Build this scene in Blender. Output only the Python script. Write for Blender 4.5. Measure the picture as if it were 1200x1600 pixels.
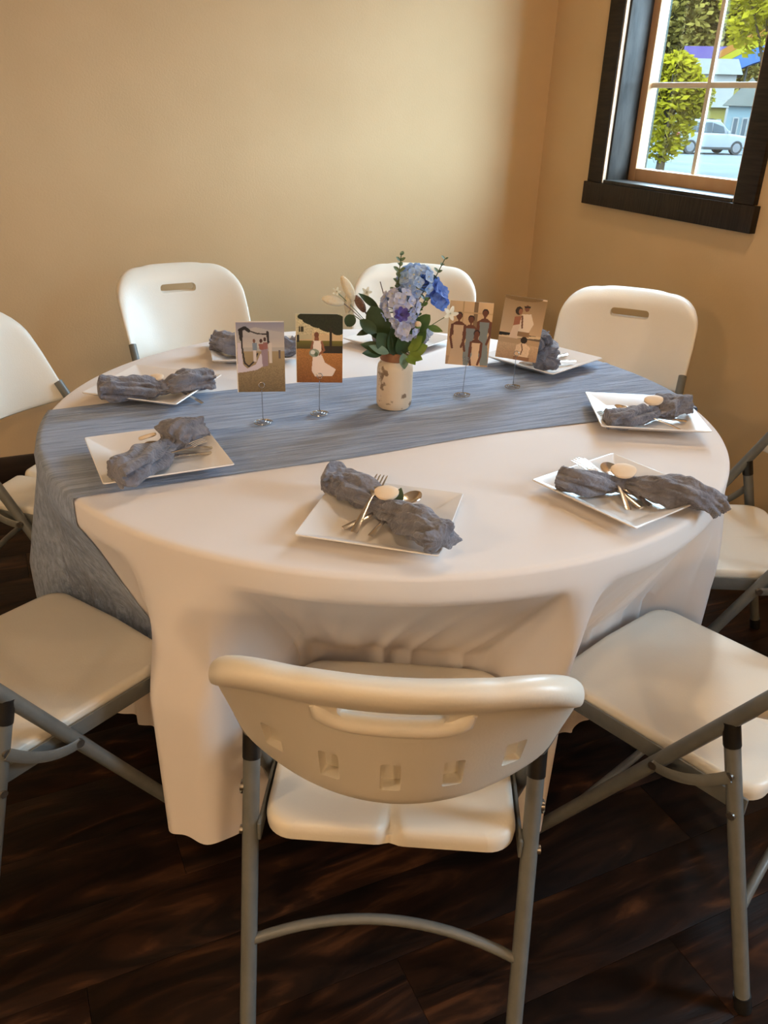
import bpy, bmesh, math, random
import numpy as np
from mathutils import Vector, Matrix, Quaternion, noise

for o in list(bpy.data.objects):
    bpy.data.objects.remove(o, do_unlink=True)
scene = bpy.context.scene
COL = scene.collection
PI = math.pi
R_ = math.radians

# ------------------------------------------------------------------ camera
# room frame: origin on the floor under the table centre, +x to the window wall, +y to the back wall
CAM = Vector((-0.7889, -1.6679, 1.3960))
LOOK = Vector((0.38480, 0.80823, -0.44576)); RIGHT = Vector((0.90899, -0.41565, 0.03105)); UP = Vector((0.16019, 0.41714, 0.89462))
FPX = 1287.4
cd = bpy.data.cameras.new('camera'); cam = bpy.data.objects.new('camera', cd); COL.objects.link(cam)
cam.matrix_world = Matrix(((RIGHT.x, UP.x, -LOOK.x, CAM.x), (RIGHT.y, UP.y, -LOOK.y, CAM.y), (RIGHT.z, UP.z, -LOOK.z, CAM.z), (0, 0, 0, 1)))
cd.sensor_fit = 'VERTICAL'; cd.sensor_height = 24.0; cd.lens = FPX / 1600 * 24.0
cd.clip_start = 0.02; cd.clip_end = 400
scene.camera = cam

# ------------------------------------------------------------------ world, daylight, exposure
wd = bpy.data.worlds.new('daylight'); scene.world = wd; wd.use_nodes = True
bg = wd.node_tree.nodes['Background']
bg.inputs[0].default_value = (0.57, 0.79, 1.0, 1); bg.inputs[1].default_value = 38.0
scene.view_settings.view_transform = 'Standard'; scene.view_settings.look = 'None'
scene.view_settings.gamma = 1.0; scene.view_settings.use_curve_mapping = False
scene.view_settings.exposure = 0.0
WIN_Y0, WIN_Y1, WIN_Z0, WIN_Z1 = 0.508, 1.212, 1.130, 2.400
XW, YW = 1.52, 1.672            # window wall and back wall
def portal(name, y0, y1, z0, z1):
    l = bpy.data.lights.new(name, 'AREA'); l.shape = 'RECTANGLE'; l.size = z1 - z0; l.size_y = y1 - y0
    l.cycles.is_portal = True
    o = bpy.data.objects.new(name, l); COL.objects.link(o)
    o.location = (XW + 0.20, (y0 + y1) / 2, (z0 + z1) / 2); o.rotation_euler = (0, R_(90), 0)
WIN2 = (-2.35, -1.646)
portal('daylight_portal', WIN_Y0, WIN_Y1, WIN_Z0, WIN_Z1)
portal('daylight_portal', WIN2[0], WIN2[1], WIN_Z0, WIN_Z1)
LAMP_POWER = 208.0

# ------------------------------------------------------------------ pixel helpers (photo is 1200 x 1600)
def ray(px, py): return LOOK + RIGHT * ((px - 600) / FPX) - UP * ((py - 800) / FPX)
def on_z(px, py, z): d = ray(px, py); return CAM + d * ((z - CAM.z) / d.z)
FWD = Vector((LOOK.x, LOOK.y, 0)).normalized(); SIDE = Vector((FWD.y, -FWD.x, 0))
def on_upright(px, py, base, depth=0.0):      # upright plane through a thing's foot, facing the viewer
    d = ray(px, py); t = ((base - CAM).dot(FWD) + depth) / d.dot(FWD); return CAM + d * t
def at_range(px, py, rng):
    d = ray(px, py); return CAM + d * (rng / Vector((d.x, d.y, 0)).length)

# ------------------------------------------------------------------ materials
def new_mat(name):
    m = bpy.data.materials.new(name); m.use_nodes = True; nt = m.node_tree
    return m, nt, nt.nodes['Principled BSDF']
def mat(name, col, rough=0.5, metal=0.0, col2=None, scale=20.0, stretch=(1, 1, 1), bump=0.0, bscale=None, spec=None, coat=0.0, detail=4.0, sheen=0.0, lo=0.35, hi=0.65, trans=0.0):
    m, nt, b = new_mat(name)
    b.inputs['Base Color'].default_value = (*col, 1); b.inputs['Roughness'].default_value = rough; b.inputs['Metallic'].default_value = metal
    if spec is not None: b.inputs['Specular IOR Level'].default_value = spec
    if coat: b.inputs['Coat Weight'].default_value = coat
    if sheen: b.inputs['Sheen Weight'].default_value = sheen
    if col2 is not None or bump:
        tc = nt.nodes.new('ShaderNodeTexCoord'); mp = nt.nodes.new('ShaderNodeMapping'); mp.inputs['Scale'].default_value = stretch
        nt.links.new(tc.outputs['Object'], mp.inputs[0])
        if col2 is not None:
            n = nt.nodes.new('ShaderNodeTexNoise'); n.inputs['Scale'].default_value = scale; n.inputs['Detail'].default_value = detail
            nt.links.new(mp.outputs[0], n.inputs['Vector'])
            r = nt.nodes.new('ShaderNodeValToRGB'); r.color_ramp.elements[0].position = lo; r.color_ramp.elements[1].position = hi
            r.color_ramp.elements[0].color = (*col, 1); r.color_ramp.elements[1].color = (*col2, 1)
            nt.links.new(n.outputs[0], r.inputs[0]); nt.links.new(r.outputs[0], b.inputs['Base Color'])
        if bump:
            n2 = nt.nodes.new('ShaderNodeTexNoise'); n2.inputs['Scale'].default_value = bscale or scale; n2.inputs['Detail'].default_value = 5
            nt.links.new(mp.outputs[0], n2.inputs['Vector'])
            bp = nt.nodes.new('ShaderNodeBump'); bp.inputs['Strength'].default_value = bump; bp.inputs['Distance'].default_value = 0.01
            nt.links.new(n2.outputs[0], bp.inputs['Height']); nt.links.new(bp.outputs[0], b.inputs['Normal'])
    if trans:
        t = nt.nodes.new('ShaderNodeBsdfTranslucent'); t.inputs[0].default_value = (*(col2 or col), 1)
        mx = nt.nodes.new('ShaderNodeMixShader'); mx.inputs[0].default_value = trans
        out = nt.nodes['Material Output']
        nt.links.new(b.outputs[0], mx.inputs[1]); nt.links.new(t.outputs[0], mx.inputs[2]); nt.links.new(mx.outputs[0], out.inputs[0])
    return m
M = {}
M['wall'] = mat('wall_paint', (0.60, 0.435, 0.243), 0.75, col2=(0.63, 0.46, 0.262), scale=3.0, bump=0.06, bscale=140)
M['ceiling'] = mat('ceiling_paint', (0.72, 0.66, 0.56), 0.85, col2=(0.74, 0.68, 0.58), scale=4)
M['dark_wood'] = mat('dark_stained_wood', (0.009, 0.006, 0.0042), 0.48, spec=0.3, col2=(0.026, 0.017, 0.011), scale=9, stretch=(1, 1, 14), bump=0.25, bscale=14)
M['dark_wood_h'] = mat('dark_stained_wood_level', (0.009, 0.006, 0.0042), 0.48, spec=0.3, col2=(0.026, 0.017, 0.011), scale=9, stretch=(1, 14, 1), bump=0.25, bscale=14)
M['jamb'] = mat('weathered_jamb_wood', (0.014, 0.0125, 0.011), 0.48, spec=0.28, col2=(0.045, 0.040, 0.036), scale=7, stretch=(3, 3, 0.8), bump=0.3, bscale=9)
M['base_wood'] = mat('baseboard_wood', (0.020, 0.011, 0.006), 0.45, col2=(0.035, 0.02, 0.011), scale=6, stretch=(0.6, 6, 6), bump=0.2)
M['sash'] = mat('tan_sash_wood', (0.45, 0.27, 0.14), 0.5, col2=(0.52, 0.33, 0.18), scale=8, stretch=(1, 1, 0.3))
M['white_paint'] = mat('white_outside_paint', (0.030, 0.040, 0.038), 0.6, spec=0.0, col2=(0.027, 0.036, 0.034), scale=5)
M['muntin'] = mat('muntin_paint', (0.62, 0.56, 0.45), 0.5, col2=(0.58, 0.52, 0.42), scale=12)
M['drywall_edge'] = mat('drywall_edge', (0.55, 0.42, 0.29), 0.8, col2=(0.5, 0.38, 0.26), scale=30)
M['chair_plastic'] = mat('cream_moulded_plastic', (0.74, 0.705, 0.625), 0.36, col2=(0.77, 0.735, 0.655), scale=6, bump=0.05, bscale=260)
M['chair_metal'] = mat('grey_powder_coated_steel', (0.135, 0.145, 0.142), 0.40, col2=(0.155, 0.165, 0.162), scale=40, bump=0.04, bscale=300)
M['black_plastic'] = mat('black_plastic', (0.008, 0.008, 0.008), 0.4, col2=(0.013, 0.013, 0.013), scale=60)
M['bolt'] = mat('bolt_steel', (0.30, 0.28, 0.25), 0.3, 0.9, col2=(0.24, 0.22, 0.2), scale=80)
M['cloth'] = mat('white_table_linen', (0.85, 0.81, 0.80), 0.8, col2=(0.87, 0.83, 0.82), scale=5, bump=0.05, bscale=900, sheen=0.1, trans=0.10)
M['runner'] = mat('grey_blue_gauze', (0.235, 0.30, 0.455), 0.85, col2=(0.43, 0.53, 0.71), scale=9, stretch=(0.8, 16, 6), bump=0.9, bscale=22, sheen=0.2, trans=0.05)
M['napkin'] = mat('slate_gauze', (0.125, 0.128, 0.165), 0.9, col2=(0.22, 0.23, 0.285), scale=26, bump=0.7, bscale=110, sheen=0.3)
M['plate'] = mat('white_glazed_plate', (0.80, 0.78, 0.77), 0.20, col2=(0.82, 0.80, 0.79), scale=3, spec=0.4)
M['silver'] = mat('polished_cutlery', (0.86, 0.81, 0.74), 0.24, 1.0, col2=(0.90, 0.85, 0.78), scale=10)
M['cream_disc'] = mat('cream_wood_disc', (0.78, 0.64, 0.48), 0.6, col2=(0.84, 0.71, 0.55), scale=25)
M['wire'] = mat('silver_wire', (0.45, 0.44, 0.42), 0.25, 1.0, col2=(0.5, 0.49, 0.47), scale=30)
M['table_plastic'] = mat('table_plastic', (0.62, 0.6, 0.56), 0.5, col2=(0.65, 0.63, 0.59), scale=10)
M['table_metal'] = mat('table_leg_steel', (0.10, 0.11, 0.125), 0.4, col2=(0.12, 0.13, 0.145), scale=20)

def plank_mat():
    m, nt, b = new_mat('hand_scraped_dark_floor')
    tc = nt.nodes.new('ShaderNodeTexCoord'); oi = nt.nodes.new('ShaderNodeObjectInfo')
    geo = nt.nodes.new('ShaderNodeNewGeometry')
    add = nt.nodes.new('ShaderNodeVectorMath'); add.operation = 'ADD'
    sc = nt.nodes.new('ShaderNodeVectorMath'); sc.operation = 'SCALE'; sc.inputs['Scale'].default_value = 37.0
    cmb = nt.nodes.new('ShaderNodeCombineXYZ'); nt.links.new(oi.outputs['Random'], cmb.inputs[0]); nt.links.new(oi.outputs['Random'], cmb.inputs[2])
    nt.links.new(cmb.outputs[0], sc.inputs[0]); nt.links.new(geo.outputs['Position'], add.inputs[0]); nt.links.new(sc.outputs[0], add.inputs[1])
    mp = nt.nodes.new('ShaderNodeMapping'); mp.inputs['Scale'].default_value = (1.8, 8, 4); nt.links.new(add.outputs[0], mp.inputs[0])
    n = nt.nodes.new('ShaderNodeTexNoise'); n.inputs['Scale'].default_value = 1.6; n.inputs['Detail'].default_value = 7; n.inputs['Distortion'].default_value = 2.2
    nt.links.new(mp.outputs[0], n.inputs['Vector'])
    r = nt.nodes.new('ShaderNodeValToRGB'); e = r.color_ramp.elements
    e[0].position = 0.38; e[0].color = (0.0050, 0.0022, 0.0013, 1); e[1].position = 0.84; e[1].color = (0.10, 0.040, 0.016, 1)
    x = e.new(0.58); x.color = (0.018, 0.0072, 0.0034, 1)
    nt.links.new(n.outputs[0], r.inputs[0])
    hs = nt.nodes.new('ShaderNodeHueSaturation'); mr = nt.nodes.new('ShaderNodeMapRange'); mr.inputs[3].default_value = 0.55; mr.inputs[4].default_value = 1.5
    nt.links.new(oi.outputs['Random'], mr.inputs[0]); nt.links.new(mr.outputs[0], hs.inputs['Value']); nt.links.new(r.outputs[0], hs.inputs['Color'])
    nt.links.new(hs.outputs[0], b.inputs['Base Color'])
    b.inputs['Roughness'].default_value = 0.5; b.inputs['Specular IOR Level'].default_value = 0.22
    bp = nt.nodes.new('ShaderNodeBump'); bp.inputs['Strength'].default_value = 0.35; bp.inputs['Distance'].default_value = 0.006
    nt.links.new(n.outputs[0], bp.inputs['Height']); nt.links.new(bp.outputs[0], b.inputs['Normal'])
    return m
M['plank'] = plank_mat()
def glass_mat():
    m, nt, b = new_mat('window_glass'); nt.nodes.remove(b)
    t = nt.nodes.new('ShaderNodeBsdfTransparent'); t.inputs[0].default_value = (0.95, 0.97, 0.96, 1)
    g = nt.nodes.new('ShaderNodeBsdfGlossy'); g.inputs['Roughness'].default_value = 0.02
    mx = nt.nodes.new('ShaderNodeMixShader'); mx.inputs[0].default_value = 0.05
    nt.links.new(t.outputs[0], mx.inputs[1]); nt.links.new(g.outputs[0], mx.inputs[2]); nt.links.new(mx.outputs[0], nt.nodes['Material Output'].inputs[0])
    return m
M['glass'] = glass_mat()
def print_mat():
    m, nt, b = new_mat('photo_print')
    a = nt.nodes.new('ShaderNodeVertexColor'); a.layer_name = 'print'
    nt.links.new(a.outputs[0], b.inputs['Base Color']); b.inputs['Roughness'].default_value = 0.35
    return m
M['print'] = print_mat()
M['card'] = mat('photo_paper', (0.74, 0.72, 0.68), 0.5, col2=(0.76, 0.74, 0.70), scale=20)
def emit_mat(name, col, s):
    m, nt, b = new_mat(name); nt.nodes.remove(b)
    e = nt.nodes.new('ShaderNodeEmission'); e.inputs[0].default_value = (*col, 1); e.inputs[1].default_value = s
    nt.links.new(e.outputs[0], nt.nodes['Material Output'].inputs[0]); return m
M['lamp_glow'] = emit_mat('warm_lamp_diffuser', (1.0, 0.685, 0.39), LAMP_POWER)

# ------------------------------------------------------------------ mesh builder
class MB:
    def __init__(s): s.v = []; s.f = []
    def add(s, vs, fs):
        k = len(s.v); s.v.extend([tuple(x) for x in vs]); s.f.extend([tuple(i + k for i in f) for f in fs]); return s
    def box(s, c, size, rot=None, ch=0.0):
        x, y, z = [q / 2 for q in size]; c = Vector(c)
        if ch <= 0:
            P = [(-x, -y, -z), (x, -y, -z), (x, y, -z), (-x, y, -z), (-x, -y, z), (x, -y, z), (x, y, z), (-x, y, z)]
            F = [(3, 2, 1, 0), (4, 5, 6, 7), (0, 1, 5, 4), (1, 2, 6, 5), (2, 3, 7, 6), (3, 0, 4, 7)]
        else:
            bm = bmesh.new(); bmesh.ops.create_cube(bm, size=1.0)
            for v in bm.verts: v.co = Vector((v.co.x * size[0], v.co.y * size[1], v.co.z * size[2]))
            bmesh.ops.bevel(bm, geom=list(bm.edges), offset=ch, segments=2, affect='EDGES', profile=0.5)
            bm.verts.index_update(); P = [tuple(v.co) for v in bm.verts]; F = [tuple(v.index for v in f.verts) for f in bm.faces]; bm.free()
        if rot is not None: P = [rot @ Vector(q) for q in P]
        return s.add([c + Vector(q) for q in P], F)
    def span(s, a, b, ch=0.0):
        a, b = Vector(a), Vector(b); return s.box((a + b) / 2, [abs(q) for q in (b - a)], None, ch)
    def tube(s, pts, rad, seg=10, cap=True, squash=None):
        pts = [Vector(q) for q in pts]; n = len(pts); rr = rad if isinstance(rad, (list, tuple)) else [rad] * n
        tan = [(pts[min(i + 1, n - 1)] - pts[max(i - 1, 0)]).normalized() for i in range(n)]
        up = Vector((0, 0, 1)) if abs(tan[0].z) < 0.9 else Vector((1, 0, 0))
        a = tan[0].cross(up).normalized(); V = []
        for i in range(n):
            if i: a = tan[i - 1].rotation_difference(tan[i]) @ a
            a = (a - tan[i] * a.dot(tan[i])).normalized(); b = tan[i].cross(a)
            for k in range(seg):
                t = 2 * PI * k / seg; sa, sb = squash or (1, 1)
                V.append(pts[i] + (a * math.cos(t) * sa + b * math.sin(t) * sb) * rr[i])
        F = [(i * seg + k, i * seg + (k + 1) % seg, (i + 1) * seg + (k + 1) % seg, (i + 1) * seg + k) for i in range(n - 1) for k in range(seg)]
        if cap: F += [tuple(range(seg))[::-1], tuple((n - 1) * seg + k for k in range(seg))]
        return s.add(V, F)
    def lathe(s, prof, seg=32, c=(0, 0, 0), cap=True):
        c = Vector(c); n = len(prof)
        V = [c + Vector((r * math.cos(2 * PI * k / seg), r * math.sin(2 * PI * k / seg), z)) for r, z in prof for k in range(seg)]
        F = [(i * seg + k, i * seg + (k + 1) % seg, (i + 1) * seg + (k + 1) % seg, (i + 1) * seg + k) for i in range(n - 1) for k in range(seg)]
        if cap: F += [tuple(range(seg))[::-1], tuple((n - 1) * seg + k for k in range(seg))]
        return s.add(V, F)
    def rings(s, rings, cap0=True, cap1=True):
        n = len(rings[0]); V = [q for r in rings for q in r]
        F = [(i * n + k, i * n + (k + 1) % n, (i + 1) * n + (k + 1) % n, (i + 1) * n + k) for i in range(len(rings) - 1) for k in range(n)]
        if cap0: F.append(tuple(range(n))[::-1])
        if cap1: F.append(tuple((len(rings) - 1) * n + k for k in range(n)))
        return s.add(V, F)
    def grid(s, P):
        h, w = len(P), len(P[0])
        return s.add([q for r in P for q in r], [(i * w + j, i * w + j + 1, (i + 1) * w + j + 1, (i + 1) * w + j) for i in range(h - 1) for j in range(w - 1)])
    def prism(s, poly, z0, z1, f=lambda q: q):
        n = len(poly); V = [f((x, y, z0)) for x, y in poly] + [f((x, y, z1)) for x, y in poly]
        return s.add(V, [tuple(range(n))[::-1], tuple(range(n, 2 * n))] + [(k, (k + 1) % n, n + (k + 1) % n, n + k) for k in range(n)])
    def mesh(s, name, m, smooth=True, ang=40):
        me = bpy.data.meshes.new(name); me.from_pydata(s.v, [], s.f); me.update()
        bm = bmesh.new(); bm.from_mesh(me); bmesh.ops.recalc_face_normals(bm, faces=bm.faces)
        if smooth:
            for f in bm.faces: f.smooth = True
            for e in bm.edges:
                if len(e.link_faces) == 2 and e.calc_face_angle(0) > R_(ang): e.smooth = False
        bm.to_mesh(me); bm.free()
        if m: me.materials.append(m)
        return me
    def build(s, name, m, parent=None, smooth=True, ang=40, loc=None):
        return link(name, s.mesh(name, m, smooth, ang), parent, loc)
def link(name, me, parent=None, loc=None):
    o = bpy.data.objects.new(name, me); COL.objects.link(o)
    if parent is not None: o.parent = parent
    if loc is not None: o.location = loc
    return o
def tag(o, label=None, cat=None, group=None, kind=None):
    for k, v in (('label', label), ('category', cat), ('group', group), ('kind', kind)):
        if v: o[k] = v
    return o
def empty(name, loc=(0, 0, 0), rz=0.0, label=None, cat=None, group=None, kind=None):
    o = bpy.data.objects.new(name, None); COL.objects.link(o); o.location = loc; o.rotation_euler = (0, 0, rz); o.empty_display_size = 0.05
    return tag(o, label, cat, group, kind)
def copy_tree(o, parent=None):
    c = o.copy(); COL.objects.link(c); c.parent = parent
    for ch in list(o.children): copy_tree(ch, c)
    return c

# ================================================================== THE ROOM
XL, YF, ZC = -5.2, -6.4, 2.75
st = lambda o: tag(o, kind='structure')
WT = 0.15
fl = st(MB().span((XL, YF, -0.20), (XW, YW, -0.0135)).build('floor', M['base_wood'], smooth=False)); tag(fl, label='dark hand-scraped wooden plank floor')
PW, PL = 0.165, 1.22
def plank_mesh(L):
    return MB().box((0, 0, -0.0068), (L - 0.0005, PW - 0.0005, 0.0134), None, 0.0009).mesh('plank', M['plank'], True, 30)
pm = {}
far = MB(); PX0, PY0 = -2.6, -2.5
y = YW - PW; row = 0
while y > YF - PW + 0.01:
    x = XL - [0.0, 0.73, 0.31, 0.98, 0.52][row % 5]
    while x < XW:
        a, b = max(x, XL), min(x + PL, XW); y0 = max(y, YF)
        if b - a > 0.05 and y + PW - y0 > 0.02:
            if b > PX0 and y > PY0:
                k = round(b - a, 3)
                if k not in pm: pm[k] = plank_mesh(k)
                link('plank', pm[k], fl, ((a + b) / 2, y + PW / 2, 0))
            else: far.span((a + .0003, y0 + .0003, -0.0134), (b - .0003, y + PW - .0003, -0.0001))
        x += PL
    y -= PW; row += 1
tag(far.build('far_planks', M['plank'], fl, False), kind='stuff')
st(MB().span((XL - WT, YW, -0.2), (XW + WT, YW + WT, ZC)).build('wall_back', M['wall'], smooth=False))
st(MB().span((XL - WT, YF - WT, -0.2), (XL, YW, ZC)).build('wall_left', M['wall'], smooth=False))
st(MB().span((XL, YF - WT, -0.2), (XW + WT, YF, ZC)).build('wall_front', M['wall'], smooth=False))
st(MB().span((XL - WT, YF - WT, ZC), (XW + WT, YW + WT, ZC + 0.12)).build('ceiling', M['ceiling'], smooth=False))
wr = MB(); ys = [YF, WIN2[0], WIN2[1], WIN_Y0, WIN_Y1, YW]
for a, b in ((0, 1), (2, 3), (4, 5)): wr.span((XW, ys[a], -0.2), (XW + WT, ys[b], ZC))
for a, b in ((1, 2), (3, 4)):
    wr.span((XW, ys[a], -0.2), (XW + WT, ys[b], WIN_Z0)); wr.span((XW, ys[a], WIN_Z1), (XW + WT, ys[b], ZC))
st(wr.build('wall_right', M['wall'], smooth=False))
BH = 0.096
st(MB().span((XL, YW - 0.016, 0), (XW, YW, BH), 0.003).build('baseboard_back', M['base_wood']))
st(MB().span((XW - 0.016, YF, 0), (XW, YW - 0.017, BH), 0.003).build('baseboard_right', M['base_wood']))

def make_window(name, y0, y1):
    w = empty(name, (XW, (y0 + y1) / 2, WIN_Z0), kind='structure'); tag(w, label='dark wood framed window with tan sash and thin muntins')
    yc = (y0 + y1) / 2; h = (y1 - y0) / 2; z1 = WIN_Z1 - WIN_Z0
    tw, tt = 0.088, 0.021
    def p(nm, a, b, m, ch=0.0015): return MB().span(a, b, ch).build(nm, m, w)
    p('side_trim', (-tt, h, 0.0), (0, h + tw, z1), M['dark_wood']); p('side_trim', (-tt, -h - tw, 0.0), (0, -h, z1), M['dark_wood'])
    p('bottom_trim', (-tt - 0.006, -h - tw - 0.014, -0.087), (0, h + tw + 0.014, -0.0015), M['dark_wood_h'])
    p('top_trim', (-tt - 0.006, -h - tw - 0.014, z1 + 0.0015), (0, h + tw + 0.014, z1 + 0.09), M['dark_wood_h'])
    jt = 0.014; xs = 0.100
    for s in (-1, 1):
        p('drywall_edge', (-tt + 0.004, s * h, 0), (-0.002, s * (h - 0.005), z1), M['drywall_edge'], 0.0)
        p('jamb', (0, s * h, 0), (xs + 0.05, s * (h - jt), z1), M['jamb'])
    p('sill', (-tt, -h + jt, -0.001), (xs, h - jt, 0.012), M['jamb']); p('head_jamb', (0, -h + jt, z1 - jt), (xs + 0.05, h - jt, z1), M['jamb'])
    hi = h - jt; fw = 0.040; fb = 0.058; x0, x1 = xs + 0.001, xs + 0.046
    p('sash_stile', (x0, hi - fw, 0.002), (x1, hi, z1 - jt), M['sash'], 0.003); p('sash_stile', (x0, -hi, 0.002), (x1, -hi + fw, z1 - jt), M['sash'], 0.003)
    p('sash_rail', (x0, -hi + fw, 0.002), (x1, hi - fw, fb), M['sash'], 0.003); p('sash_rail', (x0, -hi + fw, z1 - jt - fb), (x1, hi - fw, z1 - jt), M['sash'], 0.003)
    gi = hi - fw; zb, zt = fb, z1 - jt - fb; rows = [zb, zb + 0.296, zb + 0.592, zb + 0.888, zt]
    xm = xs + 0.022; mw = 0.0095
    p('muntin', (xm - 0.005, -mw, zb), (xm + 0.005, mw, zt), M['muntin'], 0.002)
    for zz in rows[1:4]:
        for s in (-1, 1): p('muntin', (xm - 0.005, s * mw, zz - mw), (xm + 0.005, s * gi, zz + mw), M['muntin'], 0.002)
    for i in range(4):
        for s in (-1, 1): p('pane', (xm + 0.006, min(0, s * gi), rows[i]), (xm + 0.009, max(0, s * gi), rows[i + 1]), M['glass'], 0)
    for s in (-1, 1): p('outside_casing', (x1 + 0.002, s * (hi + 0.005), 0.0), (x1 + 0.028, s * (hi - 0.018), z1), M['white_paint'])
    p('outside_sill', (x1 + 0.002, -hi, -0.02), (x1 + 0.028, hi, 0.02), M['white_paint'])
    return w
make_window('window_1', WIN_Y0, WIN_Y1)
make_window('window_2', *WIN2)

# flush ceiling lamps of the hall (out of frame, the warm light of the photo)
for i, (x, y_, lb) in enumerate(((-0.9, -4.9, 'round flush ceiling lamp by the front wall, nearer the window wall'), (-3.9, -4.9, 'round flush ceiling lamp by the front wall, nearer the left wall'), (-4.0, -1.6, 'round flush ceiling lamp by the left wall, halfway along it'))):
    c = empty('ceiling_lamp', (x, y_, ZC), 0, lb, 'lamp', 'flush ceiling lamps')
    MB().lathe([(0.20, -0.001), (0.205, -0.02), (0.20, -0.045), (0.188, -0.045), (0.188, -0.02)], 32, cap=False).build('rim', M['dark_wood'], c)
    MB().lathe([(0.187, -0.03), (0.17, -0.06), (0.12, -0.085), (0.05, -0.096), (0.001, -0.098)], 32).build('diffuser', M['lamp_glow'], c)

for x, y_, lb in ((-1.15, -1.75, 'small recessed ceiling downlight towards the middle of the hall'), (0.85, 0.15, 'small recessed ceiling downlight towards the room corner')):
    c = empty('downlight', (x, y_, ZC), 0, lb, 'lamp', 'recessed downlights')
    MB().lathe([(0.085, -0.001), (0.100, -0.004), (0.102, -0.010), (0.085, -0.012), (0.078, -0.004)], 32, cap=False).build('rim', M['ceiling'], c)
    MB().lathe([(0.077, -0.003), (0.06, -0.010), (0.03, -0.014), (0.001, -0.015)], 32).build('diffuser', M['lamp_glow'], c)

# ================================================================== CHAIRS
ZS, YC, ZCAP, WL, YR, YFR, YB, ZB = 0.420, -0.123, 0.540, 0.214, -0.269, 0.226, -0.298, 0.822
def tube_y(z): return YFR + (YB - YFR) * z / ZB
def leg_y(z): return YR + (YC - YR) * z / ZCAP
def seat_mesh():
    N = 120; hw, y0, y1 = 0.193, -0.183, 0.232; rc = 0.045; notch = lambda x: 0.036 * math.exp(-(x / 0.011) ** 2)
    pts = []
    def arc(cx, cy, a0):
        for k in range(9): t = R_(a0 + 90 * k / 8); pts.append((cx + rc * math.cos(t), cy + rc * math.sin(t)))
    for k in range(41): pts.append((-hw + rc + (2 * hw - 2 * rc) * k / 40, y0))
    arc(hw - rc, y0 + rc, -90)
    for k in range(1, 14): pts.append((hw, y0 + rc + (y1 - y0 - 2 * rc) * k / 14))
    arc(hw - rc, y1 - rc, 0); pts.append((0, y1 + 0.006)); arc(-hw + rc, y1 - rc, 90)
    for k in range(1, 14): pts.append((-hw, y1 - rc - (y1 - y0 - 2 * rc) * k / 14))
    arc(-hw + rc, y0 + rc, 180)
    cy = (y0 + y1) / 2
    def ring(sc, z, nf, dish=0.0):
        r = []
        for x, y in pts:
            X, Y = x * sc, cy + (y - cy) * sc; n = 0.0
            if abs(y - y0) < 1e-6: n = notch(x); Y += n * nf * 0.6
            r.append((X, Y, z - dish - (0.4 * n * nf if z > ZS - 0.01 else 0)))
        return r
    rg = [ring(0.955, ZS - 0.034, 0.2), ring(0.995, ZS - 0.030, 0.25), ring(1.0, ZS - 0.016, 0.5), ring(0.992, ZS - 0.005, 0.9), ring(0.97, ZS, 1), ring(0.93, ZS + 0.0005, 0.9), ring(0.82, ZS - 0.002, 0.6), ring(0.6, ZS - 0.006, 0.1), ring(0.3, ZS - 0.009, 0), ring(0.05, ZS - 0.0095, 0)]
    return MB().rings(rg).mesh('seat', M['chair_plastic'], True, 50)
BZ0, BZ1 = 0.572, 0.848
def bow_amt(z): return 0.052 + 0.070 * max(0.0, min(1.0, (0.80 - z) / (0.80 - BZ0)))
def back_point(u, t, z):
    v = (z - BZ0) / (BZ1 - BZ0)
    hw = 0.222 + 0.006 * min(1, v / 0.5)
    if z < BZ0 + 0.02: hw -= 0.010 * max(0.0, (BZ0 + 0.02 - z) / 0.02) ** 2
    zm = 0.690; au = abs(u); zz = z
    if z > zm and au > 0.52:
        D = 0.095 * (1 - math.sqrt(max(0.0, 1 - ((au - 0.52) / 0.48) ** 2.4)))
        zz = zm + (z - zm) * (1 - D / (BZ1 - zm))
    zz -= 0.016 * (1 - u * u) * max(0.0, 1 - v / 0.55)
    edge = (1 - au ** 22) ** 0.5
    bow = bow_amt(zz) * (1 - (u * hw / 0.228) ** 2)
    if z > BZ1 - 0.05 and au < 0.48: zz += 0.005 * (z - BZ1 + 0.05) / 0.05 * (1 - (au / 0.48) ** 6)
    return (u * hw, tube_y(zz) - bow + t * edge, zz)
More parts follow.
